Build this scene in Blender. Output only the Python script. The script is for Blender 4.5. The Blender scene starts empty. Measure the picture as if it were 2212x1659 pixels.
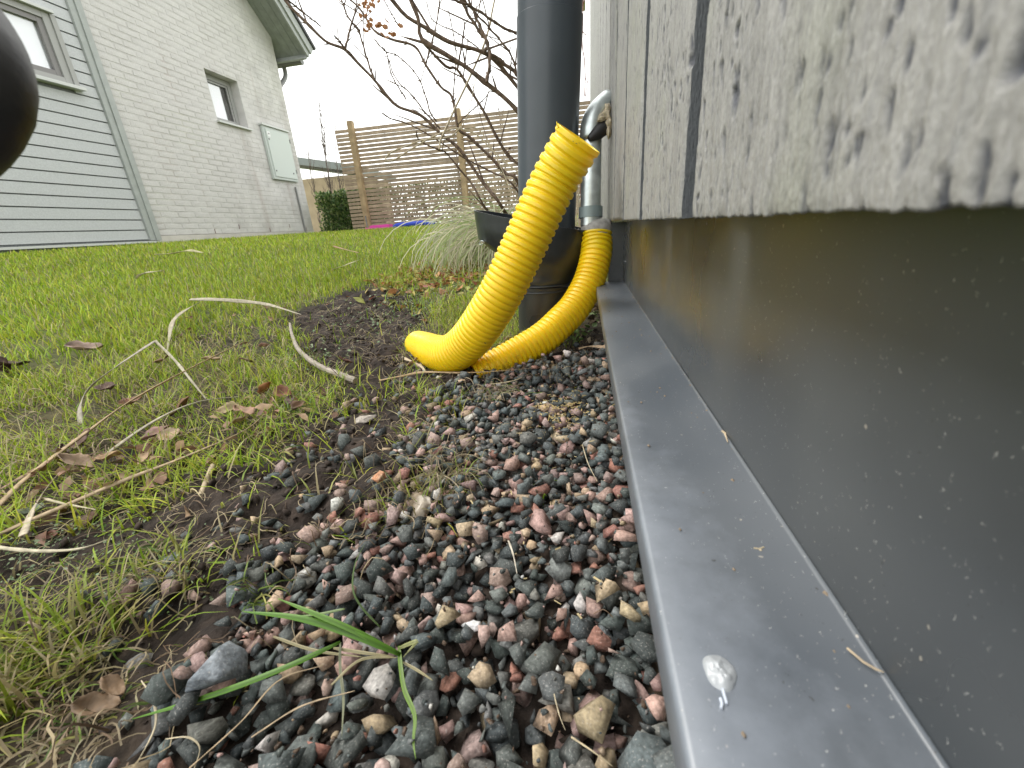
import bpy, math, random
import numpy as np
from math import sin, cos, radians, pi, tan, atan, sqrt
from mathutils import Vector, Matrix
rnd = random.Random(7); rg = np.random.default_rng(7)
S = bpy.context.scene; C = S.collection
# ------------------------------------------------------------ camera (pixel units: a 2212 x 1659 view of the photo)
CAMZ = .24; FPX = 900.; CX, CY = 1106., 829.5
PITCH = radians(20.563); ROLL = radians(4.044); YAW = radians(-10.621)
Fv = np.array([sin(YAW)*cos(PITCH), cos(YAW)*cos(PITCH), -sin(PITCH)])
R0 = np.array([cos(YAW), -sin(YAW), 0.]); U0 = np.cross(R0, Fv)
Rv = R0*cos(ROLL)-U0*sin(ROLL); Uv = U0*cos(ROLL)+R0*sin(ROLL)
CAM = np.array([0., 0., CAMZ])
cd = bpy.data.cameras.new('camera'); cam = bpy.data.objects.new('camera', cd); C.objects.link(cam)
M = Matrix.Identity(4)
for i in range(3):
    M[i][0] = Rv[i]; M[i][1] = Uv[i]; M[i][2] = -Fv[i]; M[i][3] = CAM[i]
cam.matrix_world = M
cd.sensor_width = 36; cd.lens = FPX/2212*36; cd.clip_start = .01; cd.clip_end = 400
cd.dof.use_dof = True; cd.dof.focus_distance = .8; cd.dof.aperture_fstop = cd.lens/.75
S.camera = cam
# ------------------------------------------------------------ overcast daylight
SUN_EL, SUN_AZ = radians(52), radians(-70)          # azimuth measured from +Y towards +X
W = bpy.data.worlds.new("World"); S.world = W; W.use_nodes = True
nt = W.node_tree; nt.nodes.clear()
sky = nt.nodes.new('ShaderNodeTexSky'); sky.sky_type = 'NISHITA'; sky.sun_disc = False
sky.sun_elevation = SUN_EL; sky.sun_rotation = SUN_AZ; sky.air_density = 1; sky.dust_density = 6; sky.ozone_density = 1
tc = nt.nodes.new('ShaderNodeTexCoord'); nz = nt.nodes.new('ShaderNodeTexNoise'); nz.inputs['Scale'].default_value = 2.2; nz.inputs['Detail'].default_value = 3
cr = nt.nodes.new('ShaderNodeValToRGB'); cr.color_ramp.elements[0].position = .3; cr.color_ramp.elements[1].position = .75
cr.color_ramp.elements[0].color = (8.5, 8.7, 8.6, 1); cr.color_ramp.elements[1].color = (10.5, 10.4, 9.9, 1)
mx = nt.nodes.new('ShaderNodeMix'); mx.data_type = 'RGBA'; mx.inputs[0].default_value = .86
bg = nt.nodes.new('ShaderNodeBackground'); bg.inputs['Strength'].default_value = .12
wo = nt.nodes.new('ShaderNodeOutputWorld')
nt.links.new(tc.outputs['Generated'], nz.inputs['Vector']); nt.links.new(nz.outputs['Fac'], cr.inputs[0])
nt.links.new(sky.outputs[0], mx.inputs[6]); nt.links.new(cr.outputs[0], mx.inputs[7])
nt.links.new(mx.outputs[2], bg.inputs[0]); nt.links.new(bg.outputs[0], wo.inputs[0])
ld = bpy.data.lights.new('overcast_sun', 'SUN'); ld.energy = 1.5; ld.angle = radians(28); ld.color = (1, .97, .92)
lo = bpy.data.objects.new('overcast_sun', ld); C.objects.link(lo)
sd = Vector((sin(SUN_AZ)*cos(SUN_EL), cos(SUN_AZ)*cos(SUN_EL), sin(SUN_EL)))
lo.rotation_euler = sd.to_track_quat('Z', 'Y').to_euler()
S.view_settings.view_transform = 'Standard'; S.view_settings.look = 'None'; S.view_settings.gamma = 1
S.view_settings.exposure = 1.12; S.view_settings.use_curve_mapping = False
S.cycles.max_bounces = 6; S.cycles.transparent_max_bounces = 6

# ------------------------------------------------------------ pixel -> place helpers
def ray(x, y): return Fv+Rv*((x-CX)/FPX)-Uv*((y-CY)/FPX)
def P(x, y, t): return CAM+ray(x, y)*t
def PX(x, y, X): d = ray(x, y); return CAM+d*(X/d[0])
def PY(x, y, Y): d = ray(x, y); return CAM+d*(Y/d[1])
def PZ(x, y, z): d = ray(x, y); return CAM+d*((z-CAMZ)/d[2])
def gz(x, y):
    d = np.hypot(x, y); t = np.maximum(0, d-.7)
    return .38*(1-np.exp(-(t/3.6)**1.25))
def G(x, y, up=0.):
    d = ray(x, y); t = .02
    while t < 14:
        p = CAM+d*t
        if p[2] <= gz(p[0], p[1])+up:
            lo_, hi_ = t*.97-.01, t
            for _ in range(20):
                m_ = (lo_+hi_)/2; q = CAM+d*m_
                if q[2] <= gz(q[0], q[1])+up: hi_ = m_
                else: lo_ = m_
            return CAM+d*hi_
        t = t*1.03+.004
    return CAM+d*8.
def project(A):
    D = A-CAM; z = D@Fv
    return CX+FPX*(D@Rv)/z, CY-FPX*(D@Uv)/z, z
# ------------------------------------------------------------ noise
_T = np.random.default_rng(3).random((256, 256))
def vnoise(x, y):
    xi = np.floor(x).astype(int); yi = np.floor(y).astype(int); fx = x-xi; fy = y-yi
    fx = fx*fx*(3-2*fx); fy = fy*fy*(3-2*fy)
    a = _T[xi & 255, yi & 255]; b = _T[(xi+1) & 255, yi & 255]; c = _T[xi & 255, (yi+1) & 255]; d = _T[(xi+1) & 255, (yi+1) & 255]
    return (a*(1-fx)+b*fx)*(1-fy)+(c*(1-fx)+d*fx)*fy
def fbm(x, y, o=4):
    s = 0; a = .5
    for i in range(o): s = s+a*vnoise(x+i*17.3, y+i*9.1); x = x*2.03; y = y*2.03; a *= .5
    return s
def worley(x, y, seed=0):
    xi = np.floor(x).astype(int); yi = np.floor(y).astype(int); best = np.full(x.shape, 9.); idv = np.zeros(x.shape)
    for i in (-1, 0, 1):
        for j in (-1, 0, 1):
            cx = xi+i; cy = yi+j
            px = cx+_T[(cx+seed) & 255, cy & 255]; py = cy+_T[cx & 255, (cy+91+seed) & 255]
            d = (px-x)**2+(py-y)**2; m = d < best
            best = np.where(m, d, best); idv = np.where(m, _T[(cx+37) & 255, (cy+53) & 255], idv)
    return np.sqrt(best), idv
# ------------------------------------------------------------ mesh helpers
def link(name, me, parent=None):
    o = bpy.data.objects.new(name, me); C.objects.link(o)
    if parent is not None: o.parent = parent; o.matrix_parent_inverse = Matrix.Translation(-Vector(parent.location)) if tuple(parent.location) != (0, 0, 0) else Matrix.Identity(4)
    return o
def tag(o, label=None, cat=None, group=None, kind=None):
    if label: o['label'] = label
    if cat: o['category'] = cat
    if group: o['group'] = group
    if kind: o['kind'] = kind
    return o
def empty(name, loc=(0, 0, 0)):
    o = bpy.data.objects.new(name, None); C.objects.link(o); o.location = loc; o.empty_display_size = .02; return o
def mnp(name, V, quads=None, tris=None, mat=None, col=None, smooth=False):
    me = bpy.data.meshes.new(name); V = np.asarray(V, dtype=np.float32); me.vertices.add(len(V)); me.vertices.foreach_set('co', V.ravel())
    q = np.zeros((0, 4), int) if quads is None else np.asarray(quads, int).reshape(-1, 4); t = np.zeros((0, 3), int) if tris is None else np.asarray(tris, int).reshape(-1, 3)
    me.loops.add(q.size+t.size); me.loops.foreach_set('vertex_index', np.concatenate([q.ravel(), t.ravel()]).astype(np.int32))
    me.polygons.add(len(q)+len(t))
    st = np.concatenate([np.arange(len(q))*4, q.size+np.arange(len(t))*3]).astype(np.int32)
    me.polygons.foreach_set('loop_start', st)
    if smooth: me.polygons.foreach_set('use_smooth', np.ones(len(q)+len(t), bool))
    me.update(calc_edges=True); me.validate()
    if col is not None:
        a = me.color_attributes.new('tint', 'FLOAT_COLOR', 'POINT'); c4 = np.ones((len(V), 4), np.float32); c4[:, :3] = col; a.data.foreach_set('color', c4.ravel())
    if mat: me.materials.append(mat)
    return me
class MB:
    def __init__(s): s.v = []; s.f = []
    def add(s, vs, fs):
        n = len(s.v); s.v += [tuple(map(float, v)) for v in vs]; s.f += [tuple(i+n for i in f) for f in fs]; return s
    def box(s, a, b, R=None, o=None):
        (x0, y0, z0), (x1, y1, z1) = a, b
        vs = [np.array(p) for p in ((x0, y0, z0), (x1, y0, z0), (x1, y1, z0), (x0, y1, z0), (x0, y0, z1), (x1, y0, z1), (x1, y1, z1), (x0, y1, z1))]
        if R is not None: vs = [np.array(o)+R@v for v in vs]
        return s.add(vs, [(0, 3, 2, 1), (4, 5, 6, 7), (0, 1, 5, 4), (1, 2, 6, 5), (2, 3, 7, 6), (3, 0, 4, 7)])
    def prism(s, poly, ax, a, b):          # poly in the two other axes (in order), extruded along ax
        n = len(poly); vs = []
        for w in (a, b):
            for p in poly:
                q = list(p); q.insert(ax, w); vs.append(q)
        return s.add(vs, [tuple(range(n))[::-1], tuple(range(n, 2*n))]+[(i, (i+1) % n, n+(i+1) % n, n+i) for i in range(n)])
    def tube(s, pts, rad, n=10, cap=True, arc=None):
        V, F_ = sweep(pts, rad, n, cap); return s.add(V, F_)
    def build(s, name, mat, parent=None, smooth=False, bevel=0):
        me = bpy.data.meshes.new(name); me.from_pydata(s.v, [], s.f); me.update()
        import bmesh
        bm = bmesh.new(); bm.from_mesh(me); bmesh.ops.recalc_face_normals(bm, faces=bm.faces)
        if bevel: bmesh.ops.bevel(bm, geom=list(bm.edges), offset=bevel, segments=2, affect='EDGES', clamp_overlap=True)
        bm.to_mesh(me); bm.free()
        if smooth: me.polygons.foreach_set('use_smooth', [True]*len(me.polygons)); me.set_sharp_from_angle(angle=radians(38)) if len(s.f) < 3000 else None
        if mat: me.materials.append(mat)
        return link(name, me, parent)
def frames(pts):
    pts = np.asarray(pts, float); T = np.gradient(pts, axis=0); T /= np.linalg.norm(T, axis=1)[:, None]+1e-12
    a = np.array([0, 0, 1.]) if abs(T[0][2]) < .9 else np.array([1., 0, 0]); n = np.cross(T[0], a); n /= np.linalg.norm(n)
    N = [n]
    for i in range(1, len(pts)):
        n = N[-1]-T[i]*(N[-1]@T[i]); n /= np.linalg.norm(n)+1e-12; N.append(n)
    N = np.array(N); return T, N, np.cross(T, N)
def sweep(pts, rad, n=10, cap=True):
    pts = np.asarray(pts, float); rad = np.broadcast_to(np.asarray(rad, float), (len(pts),)); T, N, B = frames(pts)
    a = np.arange(n)*2*pi/n
    V = (pts[:, None]+rad[:, None, None]*(N[:, None]*np.cos(a)[None, :, None]+B[:, None]*np.sin(a)[None, :, None])).reshape(-1, 3)
    F_ = [(i*n+j, i*n+(j+1) % n, (i+1)*n+(j+1) % n, (i+1)*n+j) for i in range(len(pts)-1) for j in range(n)]
    if cap: F_ += [tuple(range(n))[::-1], tuple(range((len(pts)-1)*n, len(pts)*n))]
    return V, F_
def spline(pts, n):                      # Catmull-Rom resampled by arc length
    p = np.asarray(pts, float); p = np.vstack([2*p[0]-p[1], p, 2*p[-1]-p[-2]]); out = []
    for i in range(1, len(p)-2):
        for t in np.linspace(0, 1, 24, endpoint=False):
            out.append(.5*((2*p[i])+(-p[i-1]+p[i+1])*t+(2*p[i-1]-5*p[i]+4*p[i+1]-p[i+2])*t*t+(-p[i-1]+3*p[i]-3*p[i+1]+p[i+2])*t**3))
    out.append(p[-2]); out = np.array(out); s = np.r_[0, np.cumsum(np.linalg.norm(np.diff(out[:, :3], axis=0), axis=1))]
    u = np.linspace(0, s[-1], n); return np.stack([np.interp(u, s, out[:, k]) for k in range(out.shape[1])], 1)
def ribbons(strips, name, mat):          # strips: (pts Nx3, widths, colour, side vector or None)
    V = []; Q = []; Cc = []; n = 0
    for pts, w, c, side in strips:
        pts = np.asarray(pts, float); m = len(pts); w = np.broadcast_to(w, (m,))
        T = np.gradient(pts, axis=0); T /= np.linalg.norm(T, axis=1)[:, None]+1e-9
        s = np.cross(T, side); s /= np.linalg.norm(s, axis=1)[:, None]+1e-9
        V.append(np.stack([pts-s*w[:, None]/2, pts+s*w[:, None]/2], 1).reshape(-1, 3))
        i = np.arange(m-1)*2+n; Q.append(np.stack([i, i+1, i+3, i+2], 1)); n += 2*m
        Cc.append(np.broadcast_to(np.asarray(c), (2*m, 3)))
    return mnp(name, np.vstack(V), np.vstack(Q), None, mat, np.vstack(Cc), True)
# ------------------------------------------------------------ materials
def mat(name, col=(.5, .5, .5), rough=.6, metal=0, attr=False, noise=None, bump=None, spec=.5, trans=0, bevel=0, coat=0, sub=None):
    """noise=(scale, dark, light) multiplies the colour; bump=(scale, distance[, stretch])"""
    m = bpy.data.materials.new(name); m.use_nodes = True; t = m.node_tree; b = t.nodes['Principled BSDF']; L = t.links.new
    b.inputs['Roughness'].default_value = rough; b.inputs['Metallic'].default_value = metal; b.inputs['Specular IOR Level'].default_value = spec
    b.inputs['Base Color'].default_value = (*col, 1); b.inputs['Coat Weight'].default_value = coat
    co = t.nodes.new('ShaderNodeTexCoord'); src = None
    if attr:
        a = t.nodes.new('ShaderNodeAttribute'); a.attribute_name = 'tint'; src = a.outputs['Color']
    if noise:
        n = t.nodes.new('ShaderNodeTexNoise'); n.inputs['Scale'].default_value = noise[0]; n.inputs['Detail'].default_value = 6; L(co.outputs['Object'], n.inputs['Vector'])
        mr = t.nodes.new('ShaderNodeMapRange'); mr.inputs[1].default_value = .3; mr.inputs[2].default_value = .7; mr.inputs[3].default_value = noise[1]; mr.inputs[4].default_value = noise[2]
        L(n.outputs['Fac'], mr.inputs[0]); x = t.nodes.new('ShaderNodeVectorMath'); x.operation = 'SCALE'
        if src: L(src, x.inputs[0])
        else: x.inputs[0].default_value = col
        L(mr.outputs[0], x.inputs['Scale']); src = x.outputs[0]
    if src: L(src, b.inputs['Base Color'])
    nrm = None
    if bevel:
        bv = t.nodes.new('ShaderNodeBevel'); bv.inputs['Radius'].default_value = bevel; bv.samples = 3; nrm = bv.outputs[0]
    if bump:
        n = t.nodes.new('ShaderNodeTexNoise'); n.inputs['Scale'].default_value = bump[0]; n.inputs['Detail'].default_value = 5
        if len(bump) > 2:
            mp = t.nodes.new('ShaderNodeMapping'); mp.inputs['Scale'].default_value = bump[2]; L(co.outputs['Object'], mp.inputs[0]); L(mp.outputs[0], n.inputs['Vector'])
        else: L(co.outputs['Object'], n.inputs['Vector'])
        bu = t.nodes.new('ShaderNodeBump'); bu.inputs['Distance'].default_value = bump[1]; bu.inputs['Strength'].default_value = 1; L(n.outputs['Fac'], bu.inputs['Height'])
        if nrm: L(nrm, bu.inputs['Normal'])
        nrm = bu.outputs[0]
    if nrm: L(nrm, b.inputs['Normal'])
    if sub: b.inputs['Subsurface Weight'].default_value = sub[0]; b.inputs['Subsurface Radius'].default_value = (1, .6, .15); b.inputs['Subsurface Scale'].default_value = sub[1]
    if trans:
        tr = t.nodes.new('ShaderNodeBsdfTranslucent'); ms = t.nodes.new('ShaderNodeMixShader'); ms.inputs[0].default_value = trans
        if src: L(src, tr.inputs[0])
        else: tr.inputs[0].default_value = (*col, 1)
        o = t.nodes['Material Output']; L(b.outputs[0], ms.inputs[1]); L(tr.outputs[0], ms.inputs[2]); L(ms.outputs[0], o.inputs[0])
    return m
def nodes_of(m): return m.node_tree, m.node_tree.nodes['Principled BSDF'], m.node_tree.links.new
M_stone = mat('crushed_granite', attr=True, rough=.78, noise=(420, .6, 1.5), bump=(420, .00042), spec=.4)
t_, b_, L_ = nodes_of(M_stone)           # pale mineral flecks in the granite
vo = t_.nodes.new('ShaderNodeTexNoise'); vo.inputs['Scale'].default_value = 900; vo.inputs['Detail'].default_value = 2
tcn = t_.nodes.new('ShaderNodeTexCoord'); L_(tcn.outputs['Object'], vo.inputs['Vector'])
rp = t_.nodes.new('ShaderNodeMapRange'); rp.inputs[1].default_value = .6; rp.inputs[2].default_value = .72; rp.inputs[3].default_value = 0; rp.inputs[4].default_value = .4; L_(vo.outputs['Fac'], rp.inputs[0])
mxn = t_.nodes.new('ShaderNodeMix'); mxn.data_type = 'RGBA'; L_(rp.outputs[0], mxn.inputs[0]); L_(b_.inputs['Base Color'].links[0].from_socket, mxn.inputs[6]); mxn.inputs[7].default_value = (.5, .47, .44, 1); L_(mxn.outputs[2], b_.inputs['Base Color'])
M_blade = mat('grass_blades', attr=True, rough=.5, trans=.32, spec=.35)
M_straw = mat('dry_straw', attr=True, rough=.6, trans=.15, noise=(160, .7, 1.2), spec=.4)
M_leaf = mat('dead_leaf', attr=True, rough=.6, trans=.2, noise=(60, .55, 1.25), bump=(90, .002))
M_green = mat('green_leaf', attr=True, rough=.45, trans=.25)
M_clod = mat('soil_clod', (.035, .024, .018), .85, noise=(140, .45, 1.9), bump=(260, .002))
M_yel = mat('yellow_plastic', (.92, .62, .008), .34, noise=(9, .93, 1.04), bump=(600, .00012), sub=(.3, .008), coat=.1)
t_, b_, L_ = nodes_of(M_yel); co_ = t_.nodes.new('ShaderNodeTexCoord'); sx_ = t_.nodes.new('ShaderNodeSeparateXYZ'); L_(co_.outputs['Object'], sx_.inputs[0])
n_ = t_.nodes.new('ShaderNodeTexNoise'); n_.inputs['Scale'].default_value = 55; n_.inputs['Detail'].default_value = 8; n_.inputs['Roughness'].default_value = .7; L_(co_.outputs['Object'], n_.inputs['Vector'])
mr_ = t_.nodes.new('ShaderNodeMapRange'); mr_.inputs[1].default_value = .10; mr_.inputs[2].default_value = .0; mr_.inputs[3].default_value = -.34; mr_.inputs[4].default_value = .02; L_(sx_.outputs[2], mr_.inputs[0])
a_ = t_.nodes.new('ShaderNodeMath'); L_(n_.outputs['Fac'], a_.inputs[0]); L_(mr_.outputs[0], a_.inputs[1]); m2_ = t_.nodes.new('ShaderNodeMapRange'); m2_.inputs[1].default_value = .50; m2_.inputs[2].default_value = .70; m2_.inputs[4].default_value = .7; L_(a_.outputs[0], m2_.inputs[0])
mm_ = t_.nodes.new('ShaderNodeMix'); mm_.data_type = 'RGBA'; L_(m2_.outputs[0], mm_.inputs[0]); L_(b_.inputs['Base Color'].links[0].from_socket, mm_.inputs[6]); mm_.inputs[7].default_value = (.22, .13, .04, 1); L_(mm_.outputs[2], b_.inputs['Base Color'])
M_pvc = mat('dark_grey_plastic', (.055, .068, .084), .34, noise=(6, .85, 1.15), bump=(25, .0006))
M_pvc2 = mat('black_plastic', (.026, .03, .036), .3, noise=(30, .8, 1.6), bump=(40, .0005))
M_galv = mat('galvanised_steel', (.62, .68, .68), .36, metal=.8, noise=(55, .7, 1.1))
M_foam = mat('expanding_foam', (.58, .5, .36), .85, noise=(60, .6, 1.15), bump=(120, .004), sub=(.1, .004))
M_seal = mat('grey_sealant', (.36, .35, .33), .5, bump=(90, .002), noise=(90, .6, 1.2))
M_wood = mat('cladding_paint', attr=True, rough=.55, bump=(1100, .0007, (1, 1, .25)), noise=(700, .85, 1.12), spec=.4)
M_gap = mat('groove_paint', (.15, .16, .17), .5, noise=(60, .75, 1.3), bump=(120, .001))
M_dark = mat('dark_board', (.05, .045, .04), .8)
M_rub = mat('black_rubber', (.012, .011, .011), .5, bump=(60, .001))
M_bark = mat('shrub_bark', (.135, .09, .062), .8, noise=(90, .45, 1.5), bump=(150, .002))
M_bark2 = mat('tree_bark', (.13, .1, .085), .8, noise=(30, .5, 1.4))
M_cream = mat('pale_dry_stem', (.45, .38, .26), .55, noise=(70, .75, 1.15))
M_fence = [mat('fence_wood', (.36*f, .275*f, .2*f), .75, noise=(7, .72, 1.25), bump=(40, .003, (.15, 1, 3))) for f in (1, .88, 1.1)]
M_post = mat('post_wood', (.40, .29, .17), .7, noise=(9, .7, 1.2), bump=(30, .003, (2, 2, .2)))
M_metal = mat('anthracite_flashing', (.052, .058, .064), .3, spec=.8)
M_ledge = mat('worn_sheen_tinted_ledge', (.075, .088, .105), .36, spec=1.)  # lighter copy of the flashing metal: wear plus sky sheen in the colour
M_brick = [mat('whitewashed_brick', (.60*f, .585*f, .575*f), .9, noise=(5, .86, 1.08), bump=(45, .006)) for f in (.97, 1, 1.04)]
M_mortar = mat('whitewashed_mortar', (.585, .57, .56), .92, noise=(5, .85, 1.08), bump=(80, .005))
M_siding = mat('grey_siding', (.47, .485, .495), .6, noise=(90, .9, 1.08), bump=(120, .001))
M_trim = mat('grey_green_trim', (.36, .38, .37), .55, noise=(14, .88, 1.05))
M_frame = mat('window_frame_paint', (.33, .33, .32), .5)
M_sill = mat('pale_sill_metal', (.55, .56, .55), .4)
M_box = mat('pale_green_metal', (.49, .53, .51), .45)
M_roof = mat('roof_soffit_paint', (.27, .29, .27), .6, noise=(12, .85, 1.1))
M_tiles = mat('roof_tiles', (.06, .06, .065), .6)
M_gut = mat('grey_gutter', (.2, .2, .2), .4)
M_stick = mat('bare_wood_stick', (.5, .4, .27), .75, noise=(150, .7, 1.15))
M_tan = mat('tan_render_wall', (.42, .33, .23), .9, noise=(4, .85, 1.1))
M_pink = mat('pink_plastic', (.75, .07, .42), .4); M_blue = mat('blue_plastic', (.03, .07, .55), .4); M_white = mat('white_plastic', (.6, .65, .75), .4)
# glass; pale panels behind the panes stand in for reflected sky
M_glass = mat('window_glass', (.035, .045, .05), .04, spec=.9)
t_, b_, L_ = nodes_of(M_glass); tp_ = t_.nodes.new('ShaderNodeBsdfTransparent'); fr_ = t_.nodes.new('ShaderNodeValue'); fr_.outputs[0].default_value = .22
gl_ = t_.nodes.new('ShaderNodeBsdfGlossy'); gl_.inputs['Roughness'].default_value = .02; ms_ = t_.nodes.new('ShaderNodeMixShader'); L_(fr_.outputs[0], ms_.inputs[0]); L_(tp_.outputs[0], ms_.inputs[1]); L_(gl_.outputs[0], ms_.inputs[2]); L_(ms_.outputs[0], t_.nodes['Material Output'].inputs[0])
M_skyrefl = mat('sky_reflection_white', (.8, .83, .86), .7)  # pale colour stands in for the sky mirrored in the glass
# dirty specks on the anthracite sheet metal
def speck(m, amt=.62):
    t, b, L = nodes_of(m); co = t.nodes.new('ShaderNodeTexCoord')
    col = None
    base = t.nodes.new('ShaderNodeRGB'); base.outputs[0].default_value = b.inputs['Base Color'].default_value; col = base.outputs[0]
    n = t.nodes.new('ShaderNodeTexNoise'); n.inputs['Scale'].default_value = 9; n.inputs['Detail'].default_value = 3; n.inputs['Roughness'].default_value = .5; L(co.outputs['Object'], n.inputs['Vector'])
    mr = t.nodes.new('ShaderNodeMapRange'); mr.inputs[1].default_value = .42; mr.inputs[2].default_value = .75; mr.inputs[3].default_value = 0; mr.inputs[4].default_value = .16; L(n.outputs['Fac'], mr.inputs[0])
    mm = t.nodes.new('ShaderNodeMix'); mm.data_type = 'RGBA'; L(mr.outputs[0], mm.inputs[0]); L(col, mm.inputs[6]); mm.inputs[7].default_value = (.26, .27, .27, 1); col = mm.outputs[2]
    rr = t.nodes.new('ShaderNodeMapRange'); rr.inputs[1].default_value = .4; rr.inputs[2].default_value = .7; rr.inputs[3].default_value = b.inputs['Roughness'].default_value-.03; rr.inputs[4].default_value = b.inputs['Roughness'].default_value+.16; L(n.outputs['Fac'], rr.inputs[0]); L(rr.outputs[0], b.inputs['Roughness'])
    for sc, th, c, off in ((520, .13, (.5, .5, .48, 1), 0), (170, .075, (.02, .015, .01, 1), 3.3), (140, .07, (.42, .38, .32, 1), 7.7), (420, .10, (.02, .015, .01, 1), 5.1)):
        mp = t.nodes.new('ShaderNodeMapping'); mp.inputs['Location'].default_value = (off, off, off); L(co.outputs['Object'], mp.inputs[0])
        d = t.nodes.new('ShaderNodeTexNoise'); d.inputs['Scale'].default_value = sc*1.7; L(mp.outputs[0], d.inputs['Vector'])
        av = t.nodes.new('ShaderNodeVectorMath'); av.operation = 'SCALE'; av.inputs['Scale'].default_value = .004; L(d.outputs['Color'], av.inputs[0])
        ad = t.nodes.new('ShaderNodeVectorMath'); L(mp.outputs[0], ad.inputs[0]); L(av.outputs[0], ad.inputs[1])
        v = t.nodes.new('ShaderNodeTexVoronoi'); v.inputs['Scale'].default_value = sc; L(ad.outputs[0], v.inputs['Vector'])
        sp = t.nodes.new('ShaderNodeSeparateColor'); L(v.outputs['Color'], sp.inputs[0])
        a = t.nodes.new('ShaderNodeMath'); a.operation = 'MULTIPLY'; L(sp.outputs[0], a.inputs[0]); a.inputs[1].default_value = th*2.2
        a2 = t.nodes.new('ShaderNodeMath'); a2.operation = 'SUBTRACT'; L(a.outputs[0], a2.inputs[0]); a2.inputs[1].default_value = th*.9
        l = t.nodes.new('ShaderNodeMath'); l.operation = 'LESS_THAN'; L(v.outputs['Distance'], l.inputs[0]); L(a2.outputs[0], l.inputs[1])
        s = t.nodes.new('ShaderNodeMath'); s.operation = 'MULTIPLY'; L(l.outputs[0], s.inputs[0]); s.inputs[1].default_value = amt
        mm = t.nodes.new('ShaderNodeMix'); mm.data_type = 'RGBA'; L(s.outputs[0], mm.inputs[0]); L(col, mm.inputs[6]); mm.inputs[7].default_value = c; col = mm.outputs[2]
    L(col, b.inputs['Base Color'])
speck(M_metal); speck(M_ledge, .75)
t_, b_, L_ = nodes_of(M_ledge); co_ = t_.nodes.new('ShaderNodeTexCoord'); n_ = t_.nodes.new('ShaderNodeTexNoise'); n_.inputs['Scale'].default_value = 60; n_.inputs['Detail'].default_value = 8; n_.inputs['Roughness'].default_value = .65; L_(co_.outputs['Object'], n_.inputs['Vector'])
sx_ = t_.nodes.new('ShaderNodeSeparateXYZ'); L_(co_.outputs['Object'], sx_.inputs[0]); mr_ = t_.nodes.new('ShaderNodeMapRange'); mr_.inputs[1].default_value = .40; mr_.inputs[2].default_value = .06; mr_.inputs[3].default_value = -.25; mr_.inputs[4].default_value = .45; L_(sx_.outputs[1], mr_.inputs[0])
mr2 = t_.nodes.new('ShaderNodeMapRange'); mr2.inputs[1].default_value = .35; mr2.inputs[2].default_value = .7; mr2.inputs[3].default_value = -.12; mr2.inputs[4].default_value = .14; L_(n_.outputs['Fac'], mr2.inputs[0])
mx_ = t_.nodes.new('ShaderNodeMapRange'); mx_.inputs[1].default_value = .025; mx_.inputs[2].default_value = .065; mx_.inputs[3].default_value = .1; mx_.inputs[4].default_value = -.4; L_(sx_.outputs[0], mx_.inputs[0]); a3_ = t_.nodes.new('ShaderNodeMath'); L_(mr2.outputs[0], a3_.inputs[0]); L_(mx_.outputs[0], a3_.inputs[1]); mr2 = a3_  # paler near and outer edge paints in sky sheen; noise patches are chalky wear
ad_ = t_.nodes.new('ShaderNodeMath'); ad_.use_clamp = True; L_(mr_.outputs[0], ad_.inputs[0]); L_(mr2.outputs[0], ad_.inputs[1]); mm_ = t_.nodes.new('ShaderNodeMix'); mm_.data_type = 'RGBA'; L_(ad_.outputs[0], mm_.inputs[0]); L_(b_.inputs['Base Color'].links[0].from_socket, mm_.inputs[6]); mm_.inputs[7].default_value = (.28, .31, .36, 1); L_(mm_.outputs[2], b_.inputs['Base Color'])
# scuffs on the black drain pipe
M_pvc3 = mat('scuffed_black_plastic', (.02, .022, .026), .3); speck(M_pvc3, .35)
# reddish run-off streaks and green algae on the white gable
for m in M_brick+[M_mortar]:
    t, b, L = nodes_of(m); co = t.nodes.new('ShaderNodeTexCoord'); src = b.inputs['Base Color'].links[0].from_socket
    for sc, st, lo_, hi_, c, am in ((1.6, (1, 2.6, .28), .56, .75, (.38, .30, .27, 1), .55), (1.1, (1, .8, 1.2), .55, .7, (.47, .5, .36, 1), .22), (3, (1, 1, .8), .5, .7, (.40, .38, .36, 1), .45)):
        mp = t.nodes.new('ShaderNodeMapping'); mp.inputs['Scale'].default_value = st; L(co.outputs['Object'], mp.inputs[0])
        n = t.nodes.new('ShaderNodeTexNoise'); n.inputs['Scale'].default_value = sc; n.inputs['Detail'].default_value = 6; L(mp.outputs[0], n.inputs['Vector'])
        mr = t.nodes.new('ShaderNodeMapRange'); mr.inputs[1].default_value = lo_; mr.inputs[2].default_value = hi_; mr.inputs[4].default_value = am; L(n.outputs['Fac'], mr.inputs[0])
        mm = t.nodes.new('ShaderNodeMix'); mm.data_type = 'RGBA'; L(mr.outputs[0], mm.inputs[0]); L(src, mm.inputs[6]); mm.inputs[7].default_value = c; src = mm.outputs[2]
    L(src, b.inputs['Base Color'])
# ground: dark soil near the house turning to thatch-green under the lawn (colour by attribute)
M_ground = mat('soil', attr=True, rough=.95, noise=(70, .5, 1.7), bump=(190, .003))

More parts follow.
